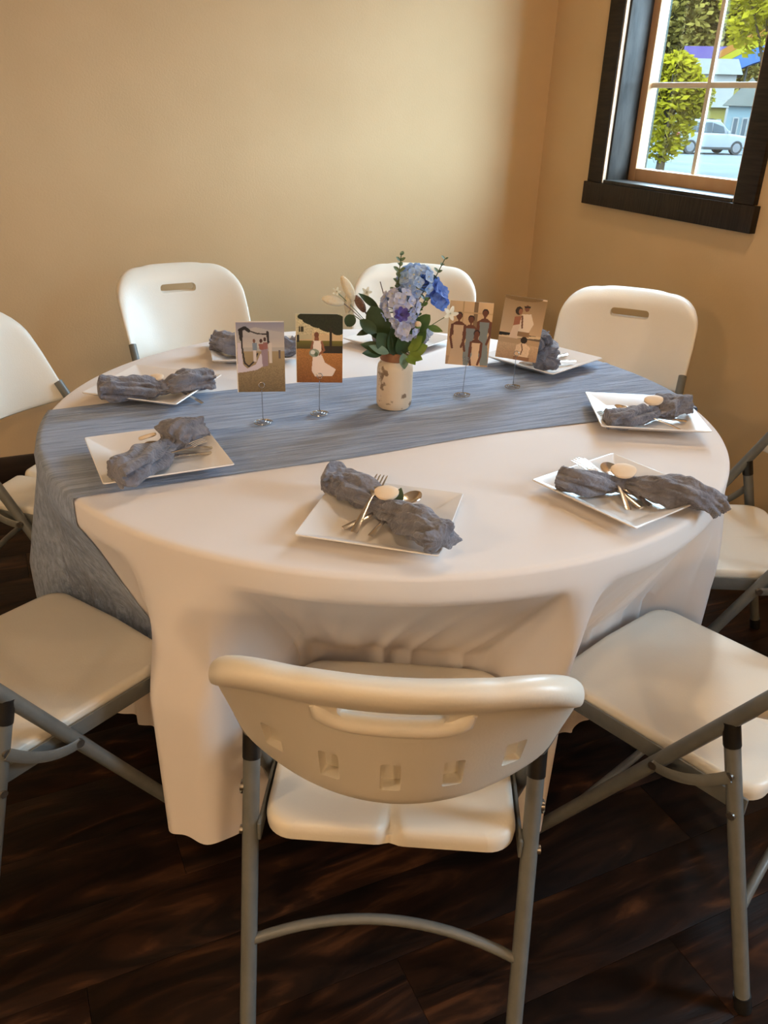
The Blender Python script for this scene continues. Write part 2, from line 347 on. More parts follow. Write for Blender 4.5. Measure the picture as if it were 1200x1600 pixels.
def backrest_mesh():
    prof = [(0.013, BZ0 + 0.008), (0.016, BZ0 + 0.03), (0.016, 0.66), (0.016, 0.74), (0.016, 0.79), (0.014, 0.820), (0.007, 0.838), (-0.006, 0.847), (-0.022, 0.845), (-0.033, 0.834), (-0.037, 0.818), (-0.034, 0.803), (-0.024, 0.793), (-0.016, 0.786), (-0.0145, 0.74), (-0.0145, 0.66), (-0.0145, BZ0 + 0.03), (-0.012, BZ0 + 0.004), (0.0, BZ0)]
    q = []
    for i in range(len(prof)):                                            # round the moulded profile off
        (a, b), (c, d) = prof[i], prof[(i + 1) % len(prof)]; q += [(0.75 * a + 0.25 * c, 0.75 * b + 0.25 * d), (0.25 * a + 0.75 * c, 0.25 * b + 0.75 * d)]
    prof = q
    us = [-math.cos(PI * k / 48) if False else (-1 + 2 * k / 48) for k in range(49)]
    us = [-0.9995, -0.994, -0.985, -0.972] + us[1:-1] + [0.972, 0.985, 0.994, 0.9995]
    rings = [[back_point(u, t, z) for t, z in prof] for u in us]
    me = MB().rings(rings).mesh('backrest', M['chair_plastic'], True, 80)
    base = link('backrest_tmp', me)
    cut = MB()
    def slot(xc, zc, w, h, r, d0, d1):
        P = []
        for cx, cz, a0 in ((w - r, h - r, 0), (-w + r, h - r, 90), (-w + r, -h + r, 180), (w - r, -h + r, 270)):
            for k in range(7): a = R_(a0 + 15 * k); P.append((xc + cx + r * math.cos(a), zc + cz + r * math.sin(a)))
        u = xc / 0.228
        yb = tube_y(zc) - bow_amt(zc) * (1 - u * u); slope = (YB - YFR) / ZB + (0.070 / (0.80 - BZ0) * (1 - u * u) if zc < 0.75 else 0)
        yaw = math.atan2(2 * bow_amt(zc) * xc, 0.224 ** 2)
        def f(q): return (q[0] - math.sin(yaw) * q[2], yb + (q[1] - zc) * slope + math.tan(yaw) * (q[0] - xc) + q[2], q[1])
        cut.prism(P, d0, d1, f)
    slot(0, 0.7760, 0.064, 0.0140, 0.012, -0.08, 0.06)                      # handle slot, right through
    for xc in (-0.150, -0.075, 0.0, 0.075, 0.150): slot(xc, 0.638 + 0.020 * (abs(xc) / 0.15) ** 2, 0.0130, 0.0310, 0.004, -0.08, 0.006 if abs(xc) < 0.1 else 0.001)
    cme = cut.mesh('cut', M['chair_plastic'], True, 45); co = link('cut_tmp', cme)
    md = base.modifiers.new('b', 'BOOLEAN'); md.operation = 'DIFFERENCE'; md.object = co; md.solver = 'EXACT'
    dg = bpy.context.evaluated_depsgraph_get(); out = bpy.data.meshes.new_from_object(base.evaluated_get(dg)); out.name = 'backrest'
    bm = bmesh.new(); bm.from_mesh(out)
    for e in bm.edges:
        if len(e.link_faces) == 2 and e.calc_face_angle(0) > R_(48): e.smooth = False
    bm.to_mesh(out); bm.free()
    bpy.data.objects.remove(base, do_unlink=True); bpy.data.objects.remove(co, do_unlink=True)
    return out
def make_chair():
    c = empty('folding_chair'); cm = M['chair_metal']
    link('seat', seat_mesh(), c)
    back = link('backrest', backrest_mesh(), c)
    P = []                                                                   # moulded lip under the handle slot, on the rear face
    for k in range(25):
        t = -1 + 2 * k / 24; x = 0.090 * t; z = 0.752 + 0.026 * abs(t) ** 6; q = back_point(x / 0.222, -0.0145, z); P.append((q[0], q[1] + 0.001, q[2]))
    MB().tube(P, [0.0120 if 0 < k < 24 else 0.005 for k in range(25)], 10).build('handle_lip', M['chair_plastic'], back)
    pl = []
    for z in (0.700, 0.722):
        pl.append([Vector(back_point(x / 0.222, -0.0145, z)) + Vector((0, -0.0012, 0)) for x in (-0.036, -0.018, 0, 0.018, 0.036)])
    MB().grid(pl).build('rating_plate', M['chair_plastic'], back)
    for s in (-1, 1):
        x = s * WL
        zt = 0.625
        l = MB().tube([(x, tube_y(z), z) for z in (0.012, 0.2, 0.42, zt)], 0.0130, 14).build('front_leg', cm, c)
        MB().tube([(x, tube_y(0.0), 0.0), (x, tube_y(0.03), 0.03)], 0.0155, 14).build('foot_cap', M['black_plastic'], l)
        r = MB().tube([(x, leg_y(z), z) for z in (0.012, 0.2, 0.4, 0.515)], 0.0130, 14).build('rear_leg', cm, c)
        MB().tube([(x, leg_y(0.0), 0.0), (x, leg_y(0.03), 0.03)], 0.0150, 14).build('foot_cap', M['black_plastic'], r)
        MB().tube([(x, leg_y(0.503), 0.503), (x, leg_y(0.545), 0.545)], 0.0142, 14).build('top_cap', M['black_plastic'], r)
        for z in (0.455, 0.385): MB().tube([(x + s * 0.011, leg_y(z), z), (x + s * 0.0165, leg_y(z), z)], 0.007, 10).build('rivet', M['bolt'], r)
        MB().span((s * 0.1965, -0.175, ZS - 0.045), (s * 0.2015, 0.218, ZS - 0.012), 0.0015).build('seat_rail', cm, c)
        yx = tube_y(ZS - 0.03)
        A = Vector((x + s * 0.0155, yx, ZS - 0.03)); B = Vector((x + s * 0.0155, leg_y(0.455), 0.455)); mid = (A + B) / 2 + Vector((0, 0, -0.035))
        pts = [A * (1 - t) ** 2 + mid * 2 * t * (1 - t) + B * t * t for t in [k / 10 for k in range(11)]]
        MB().tube(pts, 0.0105, 8, squash=(0.25, 1.0)).build('link_bracket', cm, c)
        MB().tube([(x + s * 0.010, yx, ZS - 0.03), (x + s * 0.019, yx, ZS - 0.03)], 0.008, 10).build('pivot_bolt', M['bolt'], c)
    arch = []
    for k in range(17):
        t = -1 + k / 8; z = 0.200 + 0.050 * (1 - t * t); arch.append((t * (WL - 0.008), leg_y(z), z))
    MB().tube(arch, 0.0085, 10).build('rear_stretcher', cm, c)
    MB().tube([(t * (WL - 0.008), tube_y(0.16), 0.16) for t in (-1, 0, 1)], 0.0085, 10).build('front_stretcher', cm, c)
    MB().tube([(t * 0.195, 0.15, ZS - 0.038) for t in (-1, 0, 1)], 0.008, 10).build('seat_support', cm, c)
    return c
CH = {  # x, y, degrees, label
 'F': (-0.299, -0.714, -27.9, 'white plastic folding chair pushed in at the plate with the green leaf'),
 'RF': (0.319, -0.808, 17.1, 'white plastic folding chair at the plate whose napkin hangs past the table edge'),
 'LF': (-0.876, -0.257, -60.5, 'white plastic folding chair at the plate lying wholly on the blue-grey runner'),
 'BL': (-0.167, 1.051, -174.9, 'white plastic folding chair by the back wall, behind the beach wedding photo'),
 'B': (0.498, 0.870, 151.2, 'white plastic folding chair by the back wall, behind the flower jar'),
 'RB': (0.930, 0.326, 132.3, 'white plastic folding chair below the window, nearest the room corner on that wall'),
 'R': (0.812, -0.329, 63.8, 'white plastic folding chair at the plate with the napkin beside the runner end'),
 'L': (-0.668, 0.589, -129.1, 'white plastic folding chair at the plate just across the runner from the plate on it')}
proto = make_chair(); first = True
for k, (x, y_, a, lb) in CH.items():
    o = proto if first else copy_tree(proto); first = False
    o.location = (x, y_, 0); o.rotation_euler = (0, 0, R_(a)); tag(o, lb, 'chair', 'folding chairs around the round table')

# ================================================================== TABLE, CLOTH, RUNNER
RT, ZT = 0.762, 0.748
tb = empty('round_table', (0, 0, 0), 0, 'round folding banquet table under the white cloth', 'table')
MB().lathe([(0.60, ZT - 0.048), (RT - 0.02, ZT - 0.048), (RT - 0.008, ZT - 0.042), (RT - 0.006, ZT - 0.012), (RT - 0.014, ZT - 0.005), (RT - 0.03, ZT - 0.004), (0.3, ZT - 0.004)], 96).build('tabletop', M['table_plastic'], tb)
for s in (-1, 1):
    pts = [(s * 0.40, -0.26, 0.70), (s * 0.40, -0.26, 0.06), (s * 0.40, -0.25, 0.02), (s * 0.40, -0.22, 0.014), (s * 0.40, 0.22, 0.014), (s * 0.40, 0.25, 0.02), (s * 0.40, 0.26, 0.06), (s * 0.40, 0.26, 0.70)]
    MB().tube(pts, 0.014, 12).build('leg_frame', M['table_metal'], tb)
    MB().tube([(s * 0.40, 0, 0.40), (s * 0.08, 0, 0.70)], 0.009, 10).build('brace', M['table_metal'], tb)
    MB().tube([(s * 0.40, -0.26, 0.40), (s * 0.40, 0.26, 0.40)], 0.010, 10).build('cross_bar', M['table_metal'], tb)
# outline the hanging cloth is pushed back to by the chair seats, per degree
NA = 720
def enter(th):
    best = 9.0; d = Vector((math.cos(th), math.sin(th)))
    for x, y_, a, _ in CH.values():
        a = R_(a); cx, sx = Vector((math.cos(a), math.sin(a))), Vector((-math.sin(a), math.cos(a))); o = -Vector((x, y_))
        ox, oy, dx, dy = o.dot(cx), o.dot(sx), d.dot(cx), d.dot(sx)
        for hw_, yf_ in ((0.186, 0.243), (0.206, 0.215), (0.236, 0.150)):
            t0, t1 = -9.0, 9.0; hit = True
            for p0, dd, lo, hi in ((ox, dx, -hw_, hw_), (oy, dy, -0.30, yf_)):
                if abs(dd) < 1e-9:
                    if p0 < lo or p0 > hi: hit = False
                    continue
                a0, a1 = (lo - p0) / dd, (hi - p0) / dd
                if a0 > a1: a0, a1 = a1, a0
                t0, t1 = max(t0, a0), min(t1, a1)
            if hit and t0 < t1 and t1 > 0: best = min(best, t0)
    return best
th_ = np.arange(NA) * 2 * PI / NA
ent = np.array([enter(t) for t in th_]) - 0.014
flare = RT + 0.030 + 0.016 * np.sin(9 * th_ + 1.0) + 0.010 * np.sin(17 * th_)
lim = np.minimum(ent, flare)
er = lim.copy()
for k in range(-1, 2): er = np.minimum(er, np.roll(lim, k))
ker = np.exp(-0.5 * (np.arange(-10, 11) / 3.4) ** 2); ker /= ker.sum()
rs = sum(np.roll(er, k) * w for k, w in zip(range(-10, 11), ker)); rs = np.minimum(rs, lim)
for _ in range(2): rs = np.minimum(sum(np.roll(rs, k) * w for k, w in zip((-1, 0, 1), (.25, .5, .25))), ent)
def rs_at(th):
    f = (th % (2 * PI)) / (2 * PI) * NA; i = int(f); t = f - i
    return rs[i % NA] * (1 - t) + rs[(i + 1) % NA] * t
DROP = 0.648
def hang(th, s):
    """cloth point at arc length s below the rim: returns (radius, z)"""
    z0 = ZT - 0.010; r0 = RT + 0.003; r1 = rs_at(th); band = 0.042
    if s < band: return r0, z0 - s
    zb = z0 - band; zk = 0.43; dz = zb - zk; L1 = math.hypot(dz, r1 - r0)
    t = (s - band) / L1
    rip = 0.0
    if t < 1:
        e = t ** 0.95 if r1 < r0 else t
        rip = 0.020 * t * (math.sin(23 * th + 2.0 * t) * 0.6 + math.sin(41 * th + 5 * t + 1) * 0.4)
        if r1 < r0: rip = -abs(rip) * 0.9
        return r0 + (r1 - r0) * e + rip, zb - dz * t
    d = s - band - L1
    rip = 0.020 * (math.sin(23 * th + 2.0) * 0.6 + math.sin(41 * th + 6) * 0.4)
    if r1 < r0: rip = -abs(rip) * 0.9
    return r1 + rip - 0.02 * d, zk - d
def hem_len(th): return DROP - 0.012 * (1 + math.sin(5 * th + 0.4)) - 0.004 * math.sin(60 * th)
def cloth_mesh():
    rings = []
    for r in (0.02, 0.2, 0.4, 0.6, 0.70, 0.735, 0.748): rings.append([(r * math.cos(t), r * math.sin(t), ZT) for t in th_])
    for k in range(1, 5): a = R_(90 * k / 5); rings.append([((RT - 0.010 + 0.013 * math.sin(a)) * math.cos(t), (RT - 0.010 + 0.013 * math.sin(a)) * math.sin(t), ZT - 0.010 * (1 - math.cos(a))) for t in th_])
    NS = 56
    for i in range(NS + 1):
        f = i / NS; row = []
        for t in th_:
            r, z = hang(t, f * hem_len(t)); row.append((r * math.cos(t), r * math.sin(t), z))
        rings.append(row)
    return MB().rings(rings, True, False)
tag(cloth_mesh().build('tablecloth', M['cloth'], ang=80), 'plain white cloth draped over the round table, pushed in by the chairs', 'tablecloth')

def runner_mesh():
    rnd = random.Random(7); W = []
    for _ in range(26): W.append((rnd.uniform(30, 260), rnd.uniform(-6, 6), rnd.uniform(0, 6.28), rnd.uniform(0.3, 1.0)))
    def wr(x, y):
        s = sum(a * math.sin(k * y + q * x + ph) / (1 + k / 90) for k, q, ph, a in W) / 5.0
        n = noise.noise(Vector((x * 2.2, y * 26, 3.1))) + 0.5 * noise.noise(Vector((x * 5, y * 60, 9.0)))
        return max(-0.0022, 0.0018 * s + 0.0052 * n)
    NY = 110; NX = 200; rows = []
    for j in range(NY + 1):
        v = j / NY; col = []; eg = min(1, 14 * v, 14 * (1 - v))
        def yy(x): return -0.243 + 0.488 * v + 0.006 * math.sin(5 * x + 1 + 2 * v) + (0.010 * noise.noise(Vector((x * 3, v * 2, 0))))
        yc = yy(0.0)
        def rim(sg):
            ye = yy(sg * 0.70); return sg * math.sqrt((RT - 0.008) ** 2 - ye * ye), ye
        (xl, yl), (xr, yr) = rim(-1), rim(1)
        def side(x, y, ln, n):
            th = math.atan2(y, x); out = []
            for rr_, zz_ in ((RT + 0.0035, ZT + 0.0022), (RT + 0.0058, ZT - 0.0035)): out.append((rr_ * math.cos(th), rr_ * math.sin(th), zz_))
            for k in range(n):
                s = ln * (k + 1) / n; r, z = hang(th, s)
                w = 0.0020 + eg * (0.0042 + max(0, wr(s * 0.7 + 3 * abs(x), y)) * 1.6)
                out.append(((r + w) * math.cos(th), (r + w) * math.sin(th), z))
            return out
        for q in reversed(side(xl, yl, 0.46 + 0.02 * math.sin(9 * v), 44)): col.append(q)
        for i in range(NX + 1):
            x = xl + (xr - xl) * i / NX; y = yy(x) if abs(x) < 0.70 else (yl if x < 0 else yr)
            col.append((x, y, ZT + 0.0024 + eg * 0.0030 + wr(x, y) * (0.2 + 0.7 * eg)))
        for q in side(xr, yr, 0.30, 24): col.append(q)
        rows.append(col)
    return MB().grid(rows)
tag(runner_mesh().build('table_runner', M['runner'], ang=80), 'crinkled blue-grey gauze runner laid across the white tablecloth', 'table runner')
ZR = ZT + 0.008          # upper side of the runner

# ================================================================== PLACE SETTINGS
PS = 0.119
def plate_mesh():
    def sq(h, z, rc):
        P = []
        for cx, cy, a0 in ((1, 1, 0), (-1, 1, 90), (-1, -1, 180), (1, -1, 270)):
            for k in range(5): a = R_(a0 + 22.5 * k); P.append((cx * (h - rc) + rc * math.cos(a), cy * (h - rc) + rc * math.sin(a), z))
        return P
    rg = [sq(0.070, 0.0, 0.006), sq(0.076, 0.0, 0.006), sq(PS - 0.001, 0.0195, 0.004), sq(PS, 0.0205, 0.004), sq(PS - 0.0012, 0.0222, 0.004), sq(PS - 0.004, 0.0218, 0.004), sq(0.080, 0.0045, 0.006), sq(0.074, 0.0032, 0.006), sq(0.02, 0.003, 0.004)]
    return MB().rings(rg).mesh('dinner_plate', M['plate'], True, 25)
PM = plate_mesh()
def plate(x, y_, a, z, lb):
    o = link('dinner_plate', PM, None, (x, y_, z)); o.rotation_euler = (0, 0, R_(a)); return tag(o, lb, 'plate', 'square white dinner plates')
PLATES = {
 'F': (-0.251, -0.536, -38.5, ZT + 0.0008, 'square white plate whose napkin is tucked with a green leaf'),
 'FR': (0.209, -0.598, 13.0, ZT + 0.0008, 'square white plate whose long napkin hangs past its corner over the table edge'),
 'R': (0.522, -0.290, -28.5, ZT + 0.0095, 'square white plate with a corner on the runner, near the overhanging napkin'),
 'FL': (-0.556, -0.152, 1.0, ZT + 0.0105, 'square white plate lying wholly on the blue-grey runner'),
 'BR': (0.553, 0.170, 20.5, ZT + 0.0105, 'square white plate behind the photo of the couple and the kneeling man'),
 'BL2': (-0.482, 0.270, -39.5, ZT + 0.0105, 'square white plate across the runner edge from the plate lying on it'),
 'BL': (-0.160, 0.535, -12.0, ZT + 0.0008, 'square white plate behind the beach wedding photo'),
 'B': (0.275, 0.505, 28.0, ZT + 0.0008, 'square white plate behind the flower jar')}
for k, v in PLATES.items(): plate(*v)

def napkin(pts, rad, seed, label, knot_t=0.5, disc=None, floor=None, lift=0.0):
    """gauze roll along pts (room xyz), pinched by a knot; a tan disc may be tied on the knot"""
    rnd = random.Random(seed); P = [Vector(p) for p in pts]
    base = P[len(P) // 2].copy(); n = 84; seg = 64
    def cat(t):
        f = t * (len(P) - 1); i = min(int(f), len(P) - 2); u = f - i
        a, b, c, d = P[max(i - 1, 0)], P[i], P[i + 1], P[min(i + 2, len(P) - 1)]
        return 0.5 * ((2 * b) + (c - a) * u + (2 * a - 5 * b + 4 * c - d) * u * u + (3 * b - a - 3 * c + d) * u ** 3)
    tw = rnd.uniform(-5, 5); o1 = rnd.uniform(0, 50); rings = []
    for i in range(n):
        t = i / (n - 1); c = cat(t); tg = (cat(min(t + .01, 1)) - cat(max(t - .01, 0))).normalized()
        sd = tg.cross(Vector((0, 0, 1))).normalized(); upv = sd.cross(tg)
        r = rad * (0.72 + 0.28 * math.sin(PI * min(1, max(0, t * 1.0)))) * (1 + 0.16 * noise.noise(Vector((t * 5, seed, 0))))
        kn = math.exp(-((t - knot_t) / 0.10) ** 2); r *= 1 - 0.56 * kn; r *= 1.12
        end = min(t, 1 - t) / 0.03
        if end < 1: r *= 0.45 + 0.55 * end
        ring = []
        for k in range(seg):
            a = 2 * PI * k / seg
            ca, sa = math.cos(a), math.sin(a)
            sw = a * 1.0 + tw * t
            fold = (0.05 + 0.16 * kn) * math.sin(11 * sw + 3 * t) + 0.13 * math.sin(4 * sw + 2 * noise.noise(Vector((t * 4, o1, 1)))) + 0.07 * math.sin(7 * sw - 3 * t) + 0.30 * noise.noise(Vector((ca * 1.5 + o1, sa * 1.5, t * 7))) + 0.20 * noise.noise(Vector((ca * 4 + o1, sa * 4, t * 16))) + (0.35 * noise.noise(Vector((ca * 5, sa * 5 + o1, 2))) if end < 2.0 else 0)
            rr = r * (1 + fold)
            q = c + sd * (ca * rr * 1.18) + upv * (sa * rr * 0.86)
            if floor is not None: q.z = max(q.z, floor)
            ring.append(q - base)
        rings.append(ring)
    o = empty('cloth_napkin', base, 0, label, 'napkin', 'tied gauze napkins')
    MB().rings(rings).build('gauze_roll', M['napkin'], o, ang=75)
    c = cat(knot_t); tg = (cat(knot_t + .02) - cat(knot_t - .02)).normalized(); sd = tg.cross(Vector((0, 0, 1))).normalized(); upv = sd.cross(tg)
    kr = []
    for i in range(9):
        s = -1 + i / 4; r = rad * 0.60 * (1 - 0.35 * s ** 4); ring = []
        for k in range(28):
            a = 2 * PI * k / 28; rr = r * (1 + 0.10 * math.sin(6 * a + s * 2) + 0.14 * noise.noise(Vector((math.cos(a) * 2, math.sin(a) * 2, seed + s))))
            q = c + sd * math.cos(a) * rr * 1.12 + upv * math.sin(a) * rr + tg * s * rad * 0.50
            if floor is not None: q.z = max(q.z, floor - 0.001)
            ring.append(q - base)
        kr.append(ring)
    MB().rings(kr).build('knot', M['napkin'], o, ang=75)
    if disc:
        dv, nrm, R = disc; nrm = Vector(nrm).normalized(); ce = c + Vector(dv) - base
        a = (SIDE - nrm * SIDE.dot(nrm)).normalized(); b = nrm.cross(a)
        rg = [[ce + a * math.cos(2 * PI * k / 26) * R * q * (1 + 0.05 * math.sin(3 * 2 * PI * k / 26)) + b * math.sin(2 * PI * k / 26) * R * q * 0.72 + nrm * h for k in range(26)] for q, h in ((0.86, -0.003), (1, -0.0015), (1, 0.002), (0.9, 0.0035), (0.4, 0.0042))]
        tag(MB().rings(rg).build('tied_disc', M['cream_disc'], o, ang=50), label='cream oval disc')
    return o
def zp(k): return PLATES[k][3]
def path(pix, zs): return [on_z(px, py, z) for (px, py), z in zip(pix, zs)]
zf = zp('F')
napkin(path([(505, 742), (545, 757), (600, 792), (650, 818), (692, 845)], [zf + .045, zf + .034, zf + .024, zf + .040, zf + .046]), 0.0285, 1, 'slate gauze napkin tied with a cream disc and a green leaf', 0.5, ((0.004, 0.000, 0.026), (-0.20, -0.40, 0.9), 0.021), zf + 0.006)
zf = zp('FR')
napkin(path([(870, 745), (905, 752), (968, 757), (1040, 765), (1095, 775), (1128, 795)], [zf + .036, zf + .034, zf + .022, zf + .034, zf + .034, zf + .012]), 0.0255, 2, 'long slate gauze napkin trailing past its plate over the table edge', 0.4, ((0.004, 0.0, 0.027), (-0.2, -0.40, 0.88), 0.024), zf - 0.004)
zf = zp('R')
napkin(path([(946, 655), (975, 652), (1020, 645), (1045, 632), (1080, 632)], [zf + .026, zf + .028, zf + .024, zf + .038, zf + .038]), 0.0250, 3, 'slate gauze napkin with a cream disc, on the plate beside the runner end', 0.5, ((-0.004, 0.0, 0.030), (-0.3, -0.3, 0.9), 0.021), zf + 0.006)
zf = zp('FL')
napkin(path([(178, 742), (210, 728), (260, 698), (280, 674), (314, 668)], [zf + .036, zf + .036, zf + .024, zf + .044, zf + .036]), 0.0285, 4, 'slate gauze napkin tied in a knot, on the plate lying on the runner', 0.5, ((-0.03, 0.03, 0.014), (-0.2, 0.3, 0.9), 0.018), zf + 0.006)
zf = zp('BL2')
napkin(path([(152, 608), (200, 607), (252, 606), (290, 596), (332, 590)], [zf + .040, zf + .036, zf + .024, zf + .036, zf + .034]), 0.0285, 5, 'slate gauze napkin on the white-cloth plate that touches the runner corner', 0.52, ((-0.012, 0.012, 0.022), (-0.2, -0.2, 0.9), 0.017), zf + 0.006)
zf = zp('BL')
napkin(path([(330, 533), (362, 537), (405, 541), (440, 541), (463, 540)], [zf + .040, zf + .036, zf + .026, zf + .036, zf + .036]), 0.0320, 6, 'slate gauze napkin behind the beach wedding photo', 0.55, None, zf + 0.006)
zf = zp('B')
c = Vector((PLATES['B'][0], PLATES['B'][1], 0))
napkin([c + Vector((-0.075, 0.03, zf + .036)), c + Vector((-0.035, 0.01, zf + .036)), c + Vector((0.0, 0.0, zf + .026)), c + Vector((0.03, -0.035, zf + .040)), c + Vector((0.055, -0.075, zf + .040))], 0.030, 8, 'slate gauze napkin on the plate behind the flower jar', 0.5, None, zf + 0.006)
zf = zp('BR')
c = on_z(852, 575, zf + .02)
napkin([c + Vector((0.035, 0.03, .004)), c + Vector((0.012, 0.018, .016)), c + Vector((-0.004, 0.01, .034)), c + Vector((0.000, 0.018, .056)), c + Vector((-0.016, 0.022, .084))], 0.0300, 9, 'bunched slate gauze napkin standing up, behind the couple photo', 0.52, None, zf + 0.006)

# cutlery: built along +y, handle end at 0
def fork_proto():
    c = empty('fork')
    prof = [(0.0, 0.0050), (0.004, 0.0062), (0.03, 0.0058), (0.09, 0.0030), (0.115, 0.0026), (0.125, 0.0060), (0.135, 0.0105), (0.142, 0.0110)]
    arch = lambda y: 0.004 * math.sin(PI * min(1, y / 0.14)) + 0.006 * math.sin(PI * max(0, (y - 0.12)) / 0.09)
    rg = [[(w, y, arch(y)), (w * .6, y, arch(y) + .0012), (-w * .6, y, arch(y) + .0012), (-w, y, arch(y)), (-w * .6, y, arch(y) - .0008), (w * .6, y, arch(y) - .0008)] for y, w in prof]
    MB().rings(rg).build('handle', M['silver'], c)
    m = MB()
    for x in (-0.0095, -0.0032, 0.0032, 0.0095):
        rg = []
        for y, w in ((0.140, .0017), (0.155, .0015), (0.175, .0013), (0.184, .0007)): z = arch(y); rg.append([(x + w, y, z - .0008), (x + w, y, z + .0008), (x - w, y, z + .0008), (x - w, y, z - .0008)])
        t = MB().rings(rg); t.build('tine', M['silver'], c)
    return c
def spoon_proto():
    c = empty('spoon')
    prof = [(0.0, 0.0045), (0.004, 0.0060), (0.03, 0.0056), (0.09, 0.0030), (0.122, 0.0026), (0.130, 0.0036)]
    arch = lambda y: 0.004 * math.sin(PI * min(1, y / 0.13))
    rg = [[(w, y, arch(y)), (w * .6, y, arch(y) + .0012), (-w * .6, y, arch(y) + .0012), (-w, y, arch(y)), (-w * .6, y, arch(y) - .0008), (w * .6, y, arch(y) - .0008)] for y, w in prof]
    MB().rings(rg).build('handle', M['silver'], c)
    rows = []
    for i in range(9):
        q = i / 8; row = []
        for k in range(25):
            a = 2 * PI * k / 24; x = 0.0185 * q * math.cos(a); y = 0.153 + 0.027 * q * math.sin(a) * (1.0 if math.sin(a) > 0 else 0.95)
            row.append((x, y, 0.0015 + 0.0075 * (q ** 2 - 1)))
        rows.append(row)
    low = [[(x * 1.02, 0.153 + (y - 0.153) * 1.02, z - 0.0012) for x, y, z in r] for r in rows]
    MB().grid(rows).grid(low).grid([rows[-1], low[-1]]).build('bowl', M['silver'], c)
    return c
def knife_proto():
    c = empty('knife')
    MB().rings([[(w, y, .0), (w * .5, y, .0022), (-w * .5, y, .0022), (-w, y, 0), (-w * .5, y, -.0012), (w * .5, y, -.0012)] for y, w in ((0, .004), (.004, .0062), (.05, .0058), (.088, .0048))]).build('handle', M['silver'], c)
    MB().rings([[(a, y, .0009), (b, y, .0012), (b, y, -.0002), (a, y, .0)] for y, a, b in ((.086, -.0045, .0045), (.095, -.0085, .006), (.16, -.0095, .0068), (.18, -.005, .007), (.188, .002, .0065))]).build('blade', M['silver'], c)
    return c
FK, SP, KN = fork_proto(), spoon_proto(), knife_proto(); used = set()
def lay(pr, tip, end, z0, z1, lb, cat, roll=0.0):
    """tip and handle end given as photo pixels; z of each end from the plate it leans on"""
    A, B = on_z(*end, z0), on_z(*tip, z1); o = pr if pr.name not in used else copy_tree(pr); used.add(pr.name)
    d = (B - A).normalized(); s = d.cross(Vector((0, 0, 1))).normalized(); u = s.cross(d)
    q = Matrix((s, d, u)).transposed().to_quaternion() @ Quaternion((0, 1, 0), roll)
    sc = min(1.12, max(0.80, (B - A).length / 0.185))
    o.rotation_mode = 'QUATERNION'; o.rotation_quaternion = q; o.location = B - d * 0.185 * sc; o.scale = (sc * 1.25, sc, sc * 1.2)
    return tag(o, lb, cat, {'fork': 'table forks', 'spoon': 'table spoons', 'knife': 'table knives'}[cat])
z = zp('F')
lay(FK, (598, 745), (553, 832), z + .012, z + .052, 'polished fork under the knot of the napkin with the green leaf', 'fork', 0.0)
lay(SP, (655, 766), (580, 836), z + .010, z + .040, 'polished spoon under the knot of the napkin with the green leaf', 'spoon', -0.15)
lay(KN, (640, 775), (535, 826), z + .010, z + .022, 'polished knife under the knot of the napkin with the green leaf', 'knife')
z = zp('FR')
lay(FK, (896, 721), (1017, 790), z + .010, z + .036, 'polished fork under the long overhanging napkin', 'fork')
lay(KN, (910, 719), (1002, 794), z + .010, z + .034, 'polished knife under the long overhanging napkin', 'knife')
lay(SP, (948, 721), (982, 797), z + .010, z + .040, 'polished spoon under the long overhanging napkin', 'spoon', 0.1)
z = zp('R')
lay(SP, (958, 632), (1064, 672), z + .010, z + .036, 'polished spoon on the plate beside the runner end', 'spoon', 0.1)
lay(KN, (944, 642), (1072, 658), z + .012, z + .022, 'polished knife on the plate beside the runner end', 'knife')
lay(FK, (935, 652), (1070, 637), z + .024, z + .014, 'polished fork on the plate beside the runner end', 'fork')
z = zp('FL')
lay(FK, (322, 690), (222, 727), z + .018, z + .030, 'polished fork on the plate lying on the runner', 'fork')
lay(SP, (222, 694), (332, 701), z + .014, z + .030, 'polished spoon on the plate lying on the runner', 'spoon')
lay(KN, (214, 716), (326, 708), z + .012, z + .018, 'polished knife on the plate lying on the runner', 'knife')
z = zp('BL2')
lay(SP, (238, 592), (288, 616), z + .012, z + .034, 'polished spoon on the plate touching the runner corner', 'spoon')
lay(KN, (206, 606), (296, 612), z + .012, z + .018, 'polished knife on the plate touching the runner corner', 'knife')
z = zp('BR')
lay(KN, (815, 568), (889, 553), z + .012, z + .014, 'polished knife on the plate behind the couple photo', 'knife')
lay(FK, (812, 574), (898, 564), z + .012, z + .014, 'polished fork on the plate behind the couple photo', 'fork')

